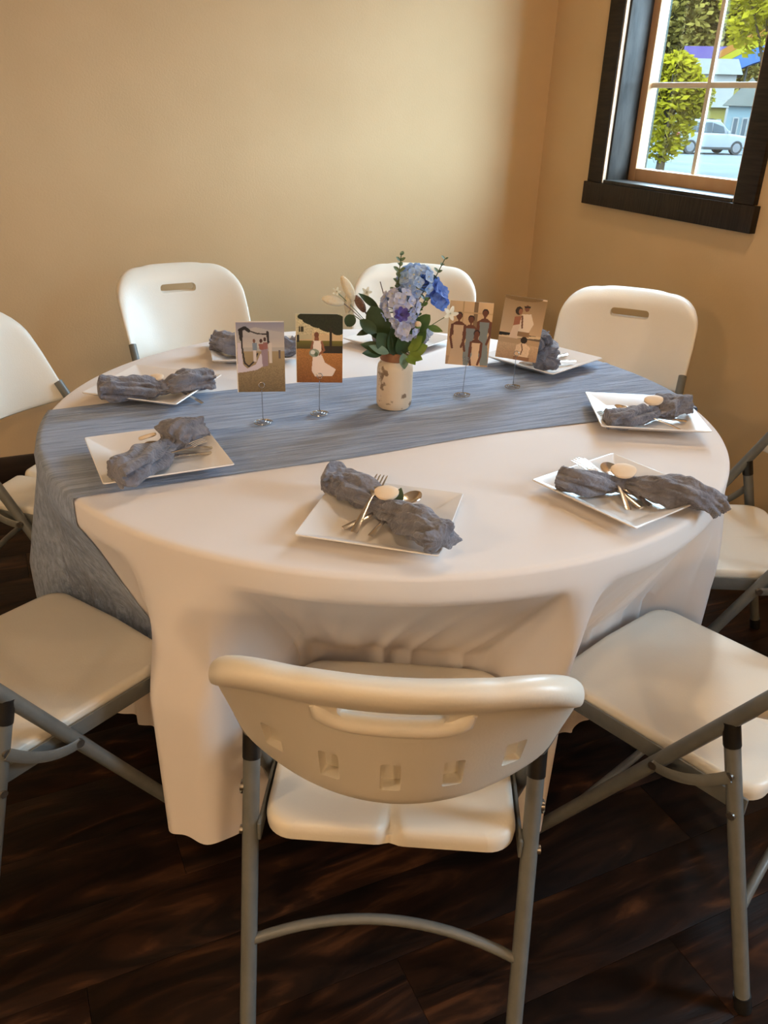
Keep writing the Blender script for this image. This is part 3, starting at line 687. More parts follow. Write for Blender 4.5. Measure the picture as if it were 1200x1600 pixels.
# leaf helper: a curved pointed or round leaf with thickness-free blade folded along its rib
def leaf_mb(mb, base, tip, nrm, width, fold=0.25, droop=0.0, roundness=1.0):
    base, tip = Vector(base), Vector(tip); d = tip - base; L = d.length; d.normalize(); n = Vector(nrm); n = (n - d * n.dot(d)).normalized(); s = d.cross(n)
    rows = []
    for i in range(11):
        t = i / 10; w = width * 0.5 * (math.sin(PI * t ** (0.85 if roundness < 1.2 else 0.9)) ** (0.9 / roundness)) if 0 < i < 10 else width * 0.015
        c = base + d * L * t - Vector((0, 0, 1)) * droop * t * t
        rows.append([c + s * w * k + n * (abs(k) * w * fold) for k in (-1, -0.5, 0, 0.5, 1)])
    # give the blade a thin body
    low = [[q - n * 0.0006 for q in r] for r in rows]
    k = len(mb.v); mb.grid(rows); mb.grid([list(reversed(r)) for r in low])
    return mb
GREEN = {'dark': mat('dark_green_leaf', (0.030, 0.062, 0.022), 0.45, col2=(0.05, 0.095, 0.035), scale=30, trans=0.12),
 'mid': mat('mid_green_leaf', (0.085, 0.17, 0.04), 0.5, col2=(0.13, 0.23, 0.06), scale=30, trans=0.15),
 'bright': mat('bright_green_leaf', (0.16, 0.27, 0.04), 0.5, col2=(0.26, 0.38, 0.07), scale=30, trans=0.2),
 'euca': mat('eucalyptus_leaf', (0.13, 0.21, 0.13), 0.55, col2=(0.20, 0.29, 0.17), scale=30, trans=0.1),
 'stem': mat('green_stem', (0.07, 0.11, 0.04), 0.6, col2=(0.10, 0.14, 0.05), scale=30),
 'brown': mat('brown_stem', (0.10, 0.06, 0.045), 0.6, col2=(0.15, 0.09, 0.06), scale=30)}
zf = zp('F'); a = on_z(618, 790, zf + .030); b = on_z(627, 762, zf + .058)
lm = MB(); leaf_mb(lm, a, b, -LOOK, 0.019, 0.2); tag(lm.build('green_leaf', GREEN['dark'], ang=80), 'small dark green leaf tucked in a napkin knot', 'leaf')

# ================================================================== PHOTOGRAPHS ON WIRE STANDS
PWd, PHt = 0.1016, 0.1524; NXp, NYp = 96, 144
class Img:
    def __init__(s): s.a = np.zeros((NYp, NXp, 3)); s.Y, s.X = np.mgrid[0:NYp, 0:NXp]; s.X = (s.X + .5) / NXp; s.Y = (s.Y + .5) / NYp   # y down
    def put(s, m, c): s.a[m] = c
    def vgrad(s, y0, y1, c0, c1):
        m = (s.Y >= y0) & (s.Y <= y1); t = ((s.Y - y0) / (y1 - y0))[..., None]; g = np.array(c0) * (1 - t) + np.array(c1) * t; s.a[m] = g[m]
    def rect(s, x0, y0, x1, y1, c): s.put((s.X >= x0) & (s.X <= x1) & (s.Y >= y0) & (s.Y <= y1), c)
    def ell(s, x, y, rx, ry, c): s.put(((s.X - x) / rx) ** 2 + ((s.Y - y) / ry) ** 2 <= 1, c)
    def poly(s, P, c):
        m = np.zeros(s.X.shape, bool); n = len(P)
        for i in range(n):
            (x0, y0), (x1, y1) = P[i], P[(i + 1) % n]
            if y0 == y1: continue
            k = ((y0 > s.Y) != (y1 > s.Y)) & (s.X < (x1 - x0) * (s.Y - y0) / (y1 - y0) + x0); m ^= k
        s.put(m, c)
    def line(s, P, w, c):
        for (x0, y0), (x1, y1) in zip(P, P[1:]):
            dx, dy = x1 - x0, (y1 - y0) * 1.5; L = dx * dx + dy * dy
            t = np.clip(((s.X - x0) * dx + (s.Y - y0) * 1.5 * dy) / max(L, 1e-9), 0, 1)
            s.put(np.hypot(s.X - x0 - t * dx, (s.Y - y0) * 1.5 - t * dy) <= w, c)
    def speck(s, y0, y1, amt, seed, sz=1):
        r = np.random.RandomState(seed); n = r.rand(NYp // sz + 1, NXp // sz + 1); n = np.repeat(np.repeat(n, sz, 0), sz, 1)[:NYp, :NXp]
        m = (s.Y >= y0) & (s.Y <= y1); s.a[m] *= (1 + amt * (n[m] - .5))[:, None]
def lin(r, g, b): return tuple(((c / 255) / 12.92 if c / 255 <= .04045 else ((c / 255 + .055) / 1.055) ** 2.4) for c in (r, g, b))
def photo_beach():
    i = Img(); i.vgrad(0, .42, lin(140, 140, 158), lin(205, 195, 180)); i.poly([(0, .18), (.4, .08), (1, .16), (1, .24), (.3, .2)], lin(180, 175, 172)); i.vgrad(.41, 1, lin(165, 145, 110), lin(118, 100, 72)); i.rect(0, .36, 1, .42, lin(178, 172, 165))
    i.speck(.62, 1, .35, 1, 2)
    i.poly([(.02, .72), (.04, .30), (.10, .30), (.14, .60), (.22, .66), (.40, .60), (.50, .45), (.62, .44), (.62, .60), (.42, .68), (.16, .71)], lin(205, 195, 205))
    i.line([(.14, .1), (.13, .35), (.17, .58), (.26, .63), (.36, .56), (.44, .45)], .016, lin(45, 38, 40))
    i.line([(.10, .12), (.2, .09), (.28, .13)], .035, lin(35, 32, 34)); i.line([(.1, .14), (.12, .25)], .03, lin(40, 36, 38)); i.line([(.28, .13), (.45, .17), (.65, .18)], .014, lin(50, 45, 45)); i.line([(.66, .15), (.67, .30)], .024, lin(50, 44, 44))
    i.ell(.38, .27, .026, .028, lin(120, 80, 62)); i.rect(.34, .30, .44, .40, lin(125, 140, 155)); i.rect(.35, .40, .42, .56, lin(210, 200, 195))
    i.ell(.52, .27, .03, .03, lin(70, 45, 40)); i.poly([(.47, .31), (.58, .31), (.56, .42), (.48, .38)], lin(150, 95, 85)); i.ell(.60, .25, .028, .028, lin(70, 48, 42)); i.rect(.56, .29, .66, .40, lin(150, 100, 95)); i.poly([(.52, .40), (.66, .38), (.66, .62), (.54, .64)], lin(150, 130, 140))
    i.rect(.68, .30, .74, .58, lin(205, 195, 185)); i.rect(.88, .40, .92, .52, lin(95, 85, 85)); i.rect(.0, .0, .02, 1, lin(225, 215, 200)); i.rect(0, 0, 1, .012, lin(225, 215, 200)); return i
def photo_garden():
    i = Img(); i.vgrad(0, .3, lin(200, 190, 150), lin(215, 195, 150)); i.rect(0, .28, 1, .4, lin(215, 185, 140)); i.rect(0, .14, .34, .36, lin(205, 190, 150)); i.rect(.06, .18, .17, .26, lin(60, 55, 35)); i.rect(.09, .18, .10, .26, lin(190, 175, 140))
    i.vgrad(.38, .5, lin(120, 110, 45), lin(80, 70, 35)); i.vgrad(.5, 1, lin(190, 130, 70), lin(140, 85, 40)); i.speck(.5, 1, .6, 3, 1); i.rect(.55, .46, 1, .56, lin(50, 42, 28))
    for x, y, rx, ry in ((.6, .08, .46, .10), (.75, .14, .3, .12), (.3, .04, .26, .06), (.9, .2, .16, .10), (.5, .14, .2, .06)): i.ell(x, y, rx, ry, lin(38, 42, 22))
    i.rect(.72, .2, .77, .52, lin(50, 38, 25)); i.speck(0, .3, .5, 5, 2); i.rect(.02, .30, .07, .40, lin(40, 38, 35))
    i.poly([(.36, .60), (.56, .60), (.62, .70), (.86, .80), (.78, .90), (.40, .91), (.33, .82)], lin(240, 220, 205)); i.rect(.36, .38, .54, .62, lin(238, 222, 208)); i.ell(.44, .30, .05, .045, lin(120, 70, 45)); i.rect(.40, .33, .49, .385, lin(140, 85, 55)); i.line([(.55, .4), (.60, .52), (.5, .58)], .024, lin(150, 95, 65)); i.line([(.36, .4), (.32, .52), (.38, .58)], .022, lin(150, 95, 65)); i.ell(.39, .56, .11, .06, lin(150, 160, 140)); i.ell(.36, .55, .05, .03, lin(225, 225, 215)); i.ell(.43, .58, .04, .03, lin(90, 105, 80))
    i.rect(0, 0, .012, 1, lin(235, 215, 180)); return i
def photo_bridesmaids():
    i = Img(); i.vgrad(0, 1, lin(228, 190, 140), lin(205, 165, 120)); i.rect(.56, 0, .66, .5, lin(140, 110, 75)); i.rect(.3, 0, .33, .4, lin(200, 160, 110)); i.rect(0, .16, 1, .18, lin(210, 170, 120)); i.rect(0, .86, 1, 1, lin(190, 150, 110))
    sk = lin(110, 62, 38)
    def lady(x, y, dress, w, hair=lin(45, 26, 18), y1=1.0):
        i.ell(x, y - .01, .075, .055, hair); i.ell(x, y + .008, .06, .052, sk); i.rect(x - .025, y + .04, x + .025, y + .09, sk); i.poly([(x - w, y + .13), (x - w * .4, y + .085), (x + w * .4, y + .085), (x + w, y + .13), (x + w * .85, y + .3), (x - w * .85, y + .3)], sk)
        i.poly([(x - w * .75, y + .14), (x + w * .75, y + .14), (x + w * .6, y + .34), (x + w * 1.15, y1), (x - w * 1.15, y1), (x - w * .6, y + .34)], dress); i.line([(x - w * .95, y + .14), (x - w * 1.05, y + .34), (x - w * .7, y + .5)], .026, sk); i.line([(x + w * .95, y + .14), (x + w * 1.0, y + .34), (x + w * .6, y + .48)], .026, sk)
    lady(.52, .27, lin(135, 140, 135), .14); lady(.83, .16, lin(128, 135, 130), .15, y1=.98); lady(.24, .23, lin(215, 180, 140), .16); lady(.68, .49, lin(232, 196, 155), .13); return i
def photo_couple():
    i = Img(); i.vgrad(0, .58, lin(150, 120, 80), lin(205, 170, 130)); i.rect(0, 0, 1, .02, lin(225, 195, 150)); i.ell(.4, .0, .5, .07, lin(130, 100, 60))
    i.poly([(0, .64), (1, .58), (1, .64), (0, .72)], lin(225, 195, 150)); i.poly([(0, .68), (1, .62), (1, .66), (0, .74)], lin(110, 90, 70)); i.vgrad(.74, 1, lin(205, 170, 130), lin(180, 140, 100)); i.rect(0, .66, 1, .74, lin(190, 155, 115))
    i.ell(.38, .22, .085, .065, lin(40, 26, 18)); i.ell(.42, .23, .045, .045, lin(150, 95, 65)); i.ell(.56, .17, .06, .05, lin(125, 75, 50)); i.poly([(.48, .14), (.64, .13), (.63, .16), (.5, .165)], lin(40, 26, 18))
    i.poly([(.30, .32), (.46, .30), (.44, .45), (.30, .52)], lin(165, 100, 70)); i.poly([(.30, .46), (.48, .42), (.46, .66), (.24, .66)], lin(232, 200, 165)); i.poly([(.46, .27), (.68, .25), (.78, .40), (.70, .54), (.44, .54)], lin(235, 210, 178)); i.line([(.48, .3), (.52, .48)], .02, lin(120, 80, 58)); i.rect(.44, .54, .72, .62, lin(150, 112, 75))
    i.ell(.62, .67, .08, .055, lin(35, 22, 16)); i.poly([(.46, .76), (.56, .72), (.68, .72), (.80, .78), (.78, .96), (.44, .96)], lin(232, 198, 158)); i.line([(.58, .74), (.62, .82), (.60, .9)], .014, lin(120, 80, 55)); i.rect(.44, .94, .82, 1, lin(150, 105, 70)); i.speck(.74, 1, .2, 4, 2); return i
def photo(px_c, base_xy, lb_card, lb_stand, img, tilt=0.0, lean=0.0, zc=0.0):
    """4 x 6 inch print held by a coiled wire stand that stands on the runner"""
    bx = Vector((base_xy[0], base_xy[1], ZR))
    toc = Vector((CAM.x - bx.x, CAM.y - bx.y, 0)).normalized()
    ctr = on_upright(px_c[0], px_c[1], bx)
    stn = empty('photo_stand', bx, 0, lb_stand, 'photo stand', 'coiled wire photo stands')
    coil = []
    for k in range(97): t = k / 96; a = t * 3.1 * 2 * PI; r = 0.005 + 0.017 * (1 - t); coil.append((r * math.cos(a), r * math.sin(a), 0.0016 + 0.0042 * t))
    MB().tube(coil, 0.0011, 6).build('coil_base', M['wire'], stn)
    off = ctr - bx; up = Vector((0, 0, 1)); n = (toc + up * math.tan(lean)).normalized(); sd = up.cross(toc).normalized()
    q = Matrix((sd, n.cross(sd) * 1.0, n)).transposed(); q = Matrix.Rotation(tilt, 3, n) @ q
    low = q @ Vector((0, -PHt / 2 + 0.012, 0.0022)) + off
    st_pts = [Vector(coil[-1]), Vector((0, 0, 0.012)), Vector((low.x * 0.3, low.y * 0.3, low.z * 0.4)), low * 0.92 + Vector((0, 0, 0))]
    MB().tube(st_pts, 0.0009, 6).build('stem', M['wire'], stn)
    clip = []
    for k in range(49): t = k / 48; a = -PI / 2 + t * 2.05 * 2 * PI; r = 0.0065 - 0.0022 * t; clip.append(low + q @ Vector((r * math.cos(a), 0.004 + r * math.sin(a), 0.0004 - 0.0044 * (t > .5))))
    MB().tube(clip, 0.0008, 6).build('clip_coil', M['wire'], stn)
    card = empty('photograph', ctr, 0, lb_card, 'photograph', 'wedding photographs on wire stands'); card.rotation_mode = 'QUATERNION'; card.rotation_quaternion = q.to_quaternion()
    MB().box((0, 0, 0), (PWd, PHt, 0.0009)).build('paper', M['card'], card, smooth=False)
    im = img()
    P = [[(-PWd / 2 + PWd * x / NXp, PHt / 2 - PHt * y / NYp, 0.0008) for x in range(NXp + 1)] for y in range(NYp + 1)]
    me = bpy.data.meshes.new('print')
    w = NXp + 1
    me.from_pydata([v for r in P for v in r], [], [(i * w + j, (i + 1) * w + j, (i + 1) * w + j + 1, i * w + j + 1) for i in range(NYp) for j in range(NXp)]); me.update()
    ca = me.color_attributes.new('print', 'FLOAT_COLOR', 'CORNER')
    cols = np.ones((NYp * NXp, 4, 4), dtype=np.float32); cols[:, :, :3] = np.clip(im.a.reshape(-1, 1, 3), 0, 1); ca.data.foreach_set('color', cols.ravel())
    me.materials.append(M['print']); link('print', me, card)
    return card
photo((407, 558), (-0.303, -0.015), 'photograph of a wedding ceremony under a white arch on sand', 'wire stand holding the arch ceremony photograph', photo_beach)
photo((499, 545), (-0.167, -0.003), 'photograph of a woman in a white gown by a dark tree', 'wire stand holding the white gown and tree photograph', photo_garden)
photo((733, 522), (0.209, 0.004), 'photograph of four women in long dresses', 'wire stand holding the four women photograph', photo_bridesmaids, tilt=-0.02)
photo((814, 514), (0.364, 0.019), 'tilted photograph of a couple above a kneeling man in a light shirt', 'wire stand holding the tilted couple photograph', photo_couple, tilt=-0.08, lean=0.10)

# ================================================================== FLOWER JAR
VB = Vector((0.019, -0.004, ZR - 0.002))
def jar_mat():
    m = mat('chipped_cream_paint', (0.66, 0.56, 0.42), 0.55, col2=(0.70, 0.60, 0.46), scale=8, bump=0.15, bscale=30)
    nt = m.node_tree; b = nt.nodes['Principled BSDF']; src = b.inputs['Base Color'].links[0].from_socket
    tc = nt.nodes.new('ShaderNodeTexCoord'); n = nt.nodes.new('ShaderNodeTexNoise'); n.inputs['Scale'].default_value = 42; n.inputs['Detail'].default_value = 3
    nt.links.new(tc.outputs['Object'], n.inputs['Vector'])
    r = nt.nodes.new('ShaderNodeValToRGB'); r.color_ramp.elements[0].position = 0.585; r.color_ramp.elements[1].position = 0.64
    mx = nt.nodes.new('ShaderNodeMix'); mx.data_type = 'RGBA'
    nt.links.new(n.outputs[0], r.inputs[0]); nt.links.new(r.outputs[0], mx.inputs[0]); nt.links.new(src, mx.inputs[6]); mx.inputs[7].default_value = (0.24, 0.17, 0.11, 1)
    nt.links.new(mx.outputs[2], b.inputs['Base Color']); return m
jar = empty('mason_jar', VB, 0, 'cream painted mason jar with chipped paint and a rusty band', 'jar')
MB().lathe([(0.030, 0.0), (0.0365, 0.002), (0.0405, 0.009), (0.0415, 0.02), (0.0415, 0.092), (0.0400, 0.102), (0.0350, 0.109), (0.0325, 0.112), (0.0325, 0.134), (0.0300, 0.134), (0.0300, 0.112), (0.036, 0.098), (0.038, 0.02), (0.03, 0.006)], 48).build('jar_body', jar_mat(), jar)
MB().lathe([(0.0327, 0.1145), (0.0350, 0.1145), (0.0358, 0.117), (0.0350, 0.121), (0.0358, 0.126), (0.0352, 0.1335), (0.0335, 0.1345), (0.0327, 0.134)], 48, cap=False).build('screw_band', mat('rusty_band', (0.26, 0.115, 0.05), 0.6, col2=(0.36, 0.17, 0.08), scale=40, bump=0.2), jar)
MOUTH = VB + Vector((0, 0, 0.134))
def fp(px, py, dep=0.0): return on_upright(px, py, VB, dep)
def curve(a, b, sag=0.0, n=9, mid=None):
    a, b = Vector(a), Vector(b); m = mid if mid is not None else (a + b) / 2 + Vector((0, 0, sag)); return [a * (1 - t) ** 2 + m * 2 * t * (1 - t) + b * t * t for t in [k / (n - 1) for k in range(n)]]
def stem_of(root, end, r=0.0013, m='stem', inx=0.0, iny=0.0):
    a = MOUTH + Vector((inx, iny, -0.09)); b = MOUTH + Vector((inx * 1.6, iny * 1.6, 0.005))
    P = [a, b] + curve(b, end, 0.012)[1:]
    MB().tube([p - root.location for p in P], r, 7).build('stem', GREEN[m], root); return P
random.seed(11)
BLUE = {'pale': mat('pale_blue_petal', (0.24, 0.45, 0.88), 0.7, col2=(0.58, 0.74, 0.95), scale=60, trans=0.15, lo=0.3, hi=0.7),
 'lav': mat('lavender_blue_petal', (0.38, 0.47, 0.80), 0.7, col2=(0.72, 0.76, 0.90), scale=60, trans=0.15, lo=0.3, hi=0.7),
 'deep': mat('deep_blue_petal', (0.07, 0.17, 0.62), 0.65, col2=(0.17, 0.32, 0.78), scale=60, trans=0.15),
 'violet': mat('violet_petal', (0.08, 0.07, 0.36), 0.65, col2=(0.16, 0.14, 0.5), scale=60, trans=0.1)}
M['pollen'] = mat('pale_flower_eye', (0.50, 0.52, 0.45), 0.7, col2=(0.6, 0.6, 0.5), scale=50)
def petal_ring(mb, n, L, W, cup, z=0.0, a0=0.0):
    for k in range(n):
        a = a0 + 2 * PI * k / n; d = Vector((math.cos(a), math.sin(a), 0)); s = Vector((-d.y, d.x, 0)); rows = []
        for i in range(6):
            t = i / 5; w = W * 0.5 * math.sin(PI * (0.12 + 0.80 * t)) ** 0.8; zz = z + cup * L * t * t - 0.1 * L * t
            rows.append([d * L * t + s * w * k2 + Vector((0, 0, zz + 0.12 * W * (k2 * k2) - 0.02 * L * math.sin(3 * k2))) for k2 in (-1, -.5, 0, .5, 1)])
        mb.grid(rows)
def floret_mesh(m, L=0.0115):
    mb = MB(); petal_ring(mb, 4, L, L * 1.15, 0.22); return mb.mesh('floret', m, True, 80)
def hydrangea(label, ctr, rad, mkey, n, squash=0.9, L=0.0145):
    root = empty('hydrangea', ctr, 0, label, 'flower', 'blue hydrangea heads in the jar'); stem_of(root, ctr, 0.002, 'stem')
    me = floret_mesh(BLUE[mkey], L); eye = MB().lathe([(0.0, 0.0025), (0.0016, 0.002), (0.002, 0.0), (0.0, -0.001)], 8).mesh('eye', M['pollen'])
    for k in range(n):
        ph = math.acos(1 - 1.72 * (k + .5) / n); th = k * 2.399963 + random.uniform(-.2, .2)
        d = Vector((math.sin(ph) * math.cos(th), math.sin(ph) * math.sin(th), math.cos(ph) * squash)); f = link('floret', me, root, d * rad * random.uniform(.86, 1.06))
        f.rotation_euler = (Vector((0, 0, 1)).rotation_difference(d.normalized()) @ Quaternion((0, 0, 1), random.uniform(0, 6.28))).to_euler(); s = random.uniform(.8, 1.15); f.scale = (s, s, s)
        link('eye', eye, f, (0, 0, 0.0006))
        stalk = MB().tube([Vector((0, 0, -rad * 0.3)), d * rad * 0.9], 0.0008, 5); stalk.build('stalk', GREEN['stem'], root)
    return root
hydrangea('lavender blue hydrangea head with a violet blossom below it', fp(626, 478, -0.030), 0.040, 'lav', 34)
hydrangea('pale sky blue hydrangea head, topmost bloom in the jar', fp(650, 441, 0.006), 0.039, 'pale', 34)
hydrangea('small pale lavender hydrangea cluster hanging low over the leaves', fp(634, 513, -0.040), 0.024, 'lav', 16)
r = empty('violet_blossom', fp(628, 492, -0.078), 0, 'dark violet open blossom in front of the lavender hydrangea', 'flower'); stem_of(r, r.location, 0.0014, 'stem')
mb = MB(); petal_ring(mb, 7, 0.017, 0.013, 0.35); petal_ring(mb, 6, 0.011, 0.009, 0.7, 0.001, 0.4)
q = mb.build('petals', BLUE['violet'], r, ang=80); q.rotation_euler = (R_(62), 0, R_(-25))
q = MB().lathe([(0, .005), (.003, .004), (.004, 0), (0, -.001)], 12).build('flower_eye', mat('dark_eye', (0.03, 0.02, 0.10), 0.6, col2=(0.05, 0.04, 0.16), scale=40), r); q.rotation_euler = (R_(62), 0, R_(-25))
r = empty('delphinium_spray', fp(686, 462, 0.0), 0, 'deep blue blossom spray beside the pale blue hydrangea', 'flower'); stem_of(r, fp(684, 450), 0.0012, 'brown')
me = floret_mesh(BLUE['deep'], 0.019)
for px, py, dp in ((682, 446, .0), (690, 455, -.01), (694, 466, 0), (684, 470, -.012), (674, 452, .004), (678, 462, -.008), (690, 474, .0), (668, 440, .006)):
    f = link('floret', me, r, fp(px, py, dp) - r.location); f.rotation_euler = (R_(random.uniform(30, 100)), R_(random.uniform(-20, 40)), R_(random.uniform(-60, 40))); s = random.uniform(.8, 1.1); f.scale = (s, s, s)
def sprig(label, end, leafs, mkey, smat, pairs_from=0.45, size=0.010, inx=0.0, iny=0.0, n=7, wid=0.7):
    root = empty('eucalyptus_sprig', MOUTH, 0, label, 'sprig', 'green sprigs in the jar'); P = stem_of(root, end, 0.0011, smat, inx, iny)
    L = len(P) - 1
    for k in range(n):
        t = pairs_from + (1 - pairs_from) * k / max(1, n - 1); f = t * L; i = min(int(f), L - 1); c = P[i].lerp(P[i + 1], f - i); d = (P[i + 1] - P[i]).normalized()
        for s in (-1, 1):
            a = random.uniform(-.5, .5) + (PI / 2 if k % 2 else 0); v = (SIDE * math.cos(a) + FWD * math.sin(a)) * s; sz = size * (1.1 - 0.55 * (k / n)) * random.uniform(.8, 1.2)
            mb = MB(); leaf_mb(mb, c - MOUTH, c - MOUTH + (v * 0.8 + d * 0.6).normalized() * sz, d + FWD * -0.5, sz * wid, .2, roundness=1.3); mb.build('leaf', GREEN[mkey], root, ang=80)
    return root
sprig('tall thin eucalyptus sprig rising above the topmost blue bloom', fp(627, 399, -0.02), None, 'euca', 'stem', .62, 0.019, -0.006, 0.004, 8)
sprig('thin leafy sprig rising beside the deep blue spray', fp(695, 405, 0.01), None, 'euca', 'stem', .58, 0.016, 0.012, 0.0, 7)
sprig('short fine-leaved sprig between the deep blue spray and white star flower', fp(664, 470, -0.035), None, 'mid', 'stem', .50, 0.015, 0.008, -0.008, 6)
def leaves(name, label, mkey, spec, smat='stem', cat='foliage'):
    root = empty(name, MOUTH, 0, label, cat, 'leafy stems in the jar')
    for (bx, by, bd), (tx, ty, td), w, rd in spec:
        a, b = fp(bx, by, bd), fp(tx, ty, td); MB().tube([p - MOUTH for p in [MOUTH + Vector((random.uniform(-.01, .01), random.uniform(-.01, .01), -0.07)), MOUTH] + curve(MOUTH, a, 0.008)[1:]], 0.0011, 6).build('stem', GREEN[smat], root)
        mb = MB(); leaf_mb(mb, a - MOUTH, b - MOUTH, -FWD + Vector((0, 0, .55)) + SIDE * random.uniform(-.35, .35), w, .18, roundness=rd); mb.build('leaf', GREEN[mkey], root, ang=80)
    return root
leaves('round_leaf_branch', 'broad dark green rounded leaves on the side by the cream tails', 'dark', [((600, 530, -.03), (580, 478, -.04), .052, 1.8), ((588, 520, -.045), (562, 500, -.05), .028, 1.5), ((552, 492, -.03), (542, 510, -.03), .026, 1.7), ((585, 512, -.02), (557, 524, -.03), .016, 1.1), ((600, 545, -.05), (563, 538, -.06), .024, 1.0), ((598, 552, -.05), (566, 552, -.07), .022, 1.1), ((592, 482, -.01), (560, 458, -.02), .017, 1.0), ((610, 550, -.04), (590, 520, -.06), .040, 1.3), ((620, 556, -.03), (612, 512, -.05), .040, 1.3), ((630, 555, -.03), (628, 520, -.055), .040, 1.2)])
leaves('bright_leaf_branch', 'bright green lobed leaves spilling over the jar rim', 'bright', [((640, 552, -.04), (668, 540, -.05), .030, 1.2), ((638, 555, -.045), (660, 562, -.07), .024, 1.1), ((636, 556, -.05), (649, 570, -.075), .020, 1.0), ((638, 548, -.035), (660, 525, -.05), .028, 1.2)])
leaves('mid_leaf_branch', 'mid green leaves under the white star flower', 'mid', [((648, 520, -.02), (672, 492, -.03), .034, 1.6), ((668, 510, -.02), (692, 518, -.03), .016, 1.0), ((640, 545, -.03), (640, 510, -.045), .032, 1.2), ((650, 540, -.02), (665, 512, -.03), .024, 1.2)])
leaves('hanging_leaf', 'pale green leaf hanging down over the rusty jar band', 'euca', [((630, 552, -.055), (632, 577, -.062), .022, 1.2)])
leaves('olive_leaf_branch', 'pale olive pointed leaf lying low above the jar band', 'euca', [((608, 552, -.05), (576, 540, -.065), .020, 1.0)])
TAIL = mat('cream_fluffy_tail', (0.90, 0.78, 0.54), 0.9, col2=(0.94, 0.86, 0.68), scale=180, bump=0.4, bscale=400, trans=0.2)
BTAIL = mat('brown_fluffy_tail', (0.18, 0.085, 0.05), 0.9, col2=(0.26, 0.13, 0.08), scale=180, bump=0.8, bscale=400, sheen=0.3)
def tail(label, a, b, w, m, inx):
    root = empty('bunny_tail_grass', a, 0, label, 'dried grass', 'dried grass tails in the jar'); stem_of(root, a, 0.0009, 'brown', inx, 0.0)
    d = b - a; P = [d * (k / 16) for k in range(17)]; MB().tube(P, [w * max(0.06, math.sin(PI * (0.06 + 0.90 * k / 16)) ** 0.6) for k in range(17)], 14).build('tail', m, root)
    fz = MB(); L = d.length; dn = d.normalized(); o = dn.orthogonal().normalized(); o2 = dn.cross(o)
    for k in range(260):
        t = random.uniform(.05, .95); an = random.uniform(0, 6.28); rr = w * math.sin(PI * (0.06 + 0.90 * t)) ** 0.6; v = o * math.cos(an) + o2 * math.sin(an); c = d * t + v * rr * .9; e = c + (v * .7 + dn * .7).normalized() * 0.004; s = v.cross(dn) * 0.00025
        fz.add([c - s, c + s, e], [(0, 1, 2)])
    tag(fz.build('fuzz', m, root, smooth=False), kind='stuff')
tail('cream bunny tail grass pointing upright beside the dark leaves', fp(553, 468, -.02), fp(534, 432, -.03), 0.0115, TAIL, -.01)
tail('cream bunny tail grass lying level, outermost in the bouquet', fp(537, 474, -.03), fp(503, 466, -.04), 0.0105, TAIL, -.012)
tail('pale drooping bunny tail grass below the upright cream one', fp(545, 455, -.01), fp(543, 490, -.01), 0.0095, TAIL, -.008)
tail('brown dried grass tail beside the dark rounded leaf', fp(570, 487, -.015), fp(555, 462, -.02), 0.0095, BTAIL, -.006)
WHT = mat('white_petal', (0.80, 0.80, 0.66), 0.7, col2=(0.86, 0.86, 0.76), scale=60, trans=0.2)
def star(label, c, inx, sz=0.013):
    root = empty('white_star_flower', c, 0, label, 'flower', 'small white flowers in the jar'); stem_of(root, c, 0.0009, 'stem', inx, 0)
    mb = MB(); petal_ring(mb, 5, sz, sz * 0.55, 0.5); q = mb.build('petals', WHT, root, ang=80); q.rotation_euler = (R_(60), 0, R_(-25))
    link('flower_eye', MB().lathe([(0, .003), (.002, .002), (.002, 0), (0, -.001)], 8).mesh('flower_eye', M['pollen']), root)
star('white star flower on a thin stem by the four women photograph', fp(704, 491, -.03), 0.012, 0.017)
star('tiny white flower above the level cream tail', fp(526, 456, -.02), -0.012, 0.010)
star('tiny white flower behind the upright cream tail', fp(573, 457, .01), -0.01, 0.012)
r = empty('round_bud', fp(653, 507, -.06), 0, 'round cream bud low beside the lavender hydrangea', 'bud'); stem_of(r, r.location, 0.0012, 'stem', 0.006, -0.004)
q = MB().lathe([(0.001, -.007), (.005, -.006), (.0075, -.001), (.0065, .004), (.003, .0065), (.001, .007)], 16).build('bud', mat('bud_cream', (0.62, 0.48, 0.33), 0.6, col2=(0.72, 0.6, 0.42), scale=40), r); q.rotation_euler = (R_(70), 0, 0)
MB().lathe([(0.001, -.009), (.005, -.008), (.007, -.004), (.006, -.002)], 12).build('sepal', GREEN['mid'], r)
for px, py, dp, ex, ey, lb in ((591, 455, 0, 594, 440, 'thin dark curved twig beside the lavender hydrangea'), (650, 480, .02, 662, 455, 'thin brown twig under the topmost blue bloom')):
    r = empty('twig', MOUTH, 0, lb, 'twig', 'thin twigs in the jar'); e = fp(ex, ey, dp); stem_of(r, e, 0.0011, 'brown')

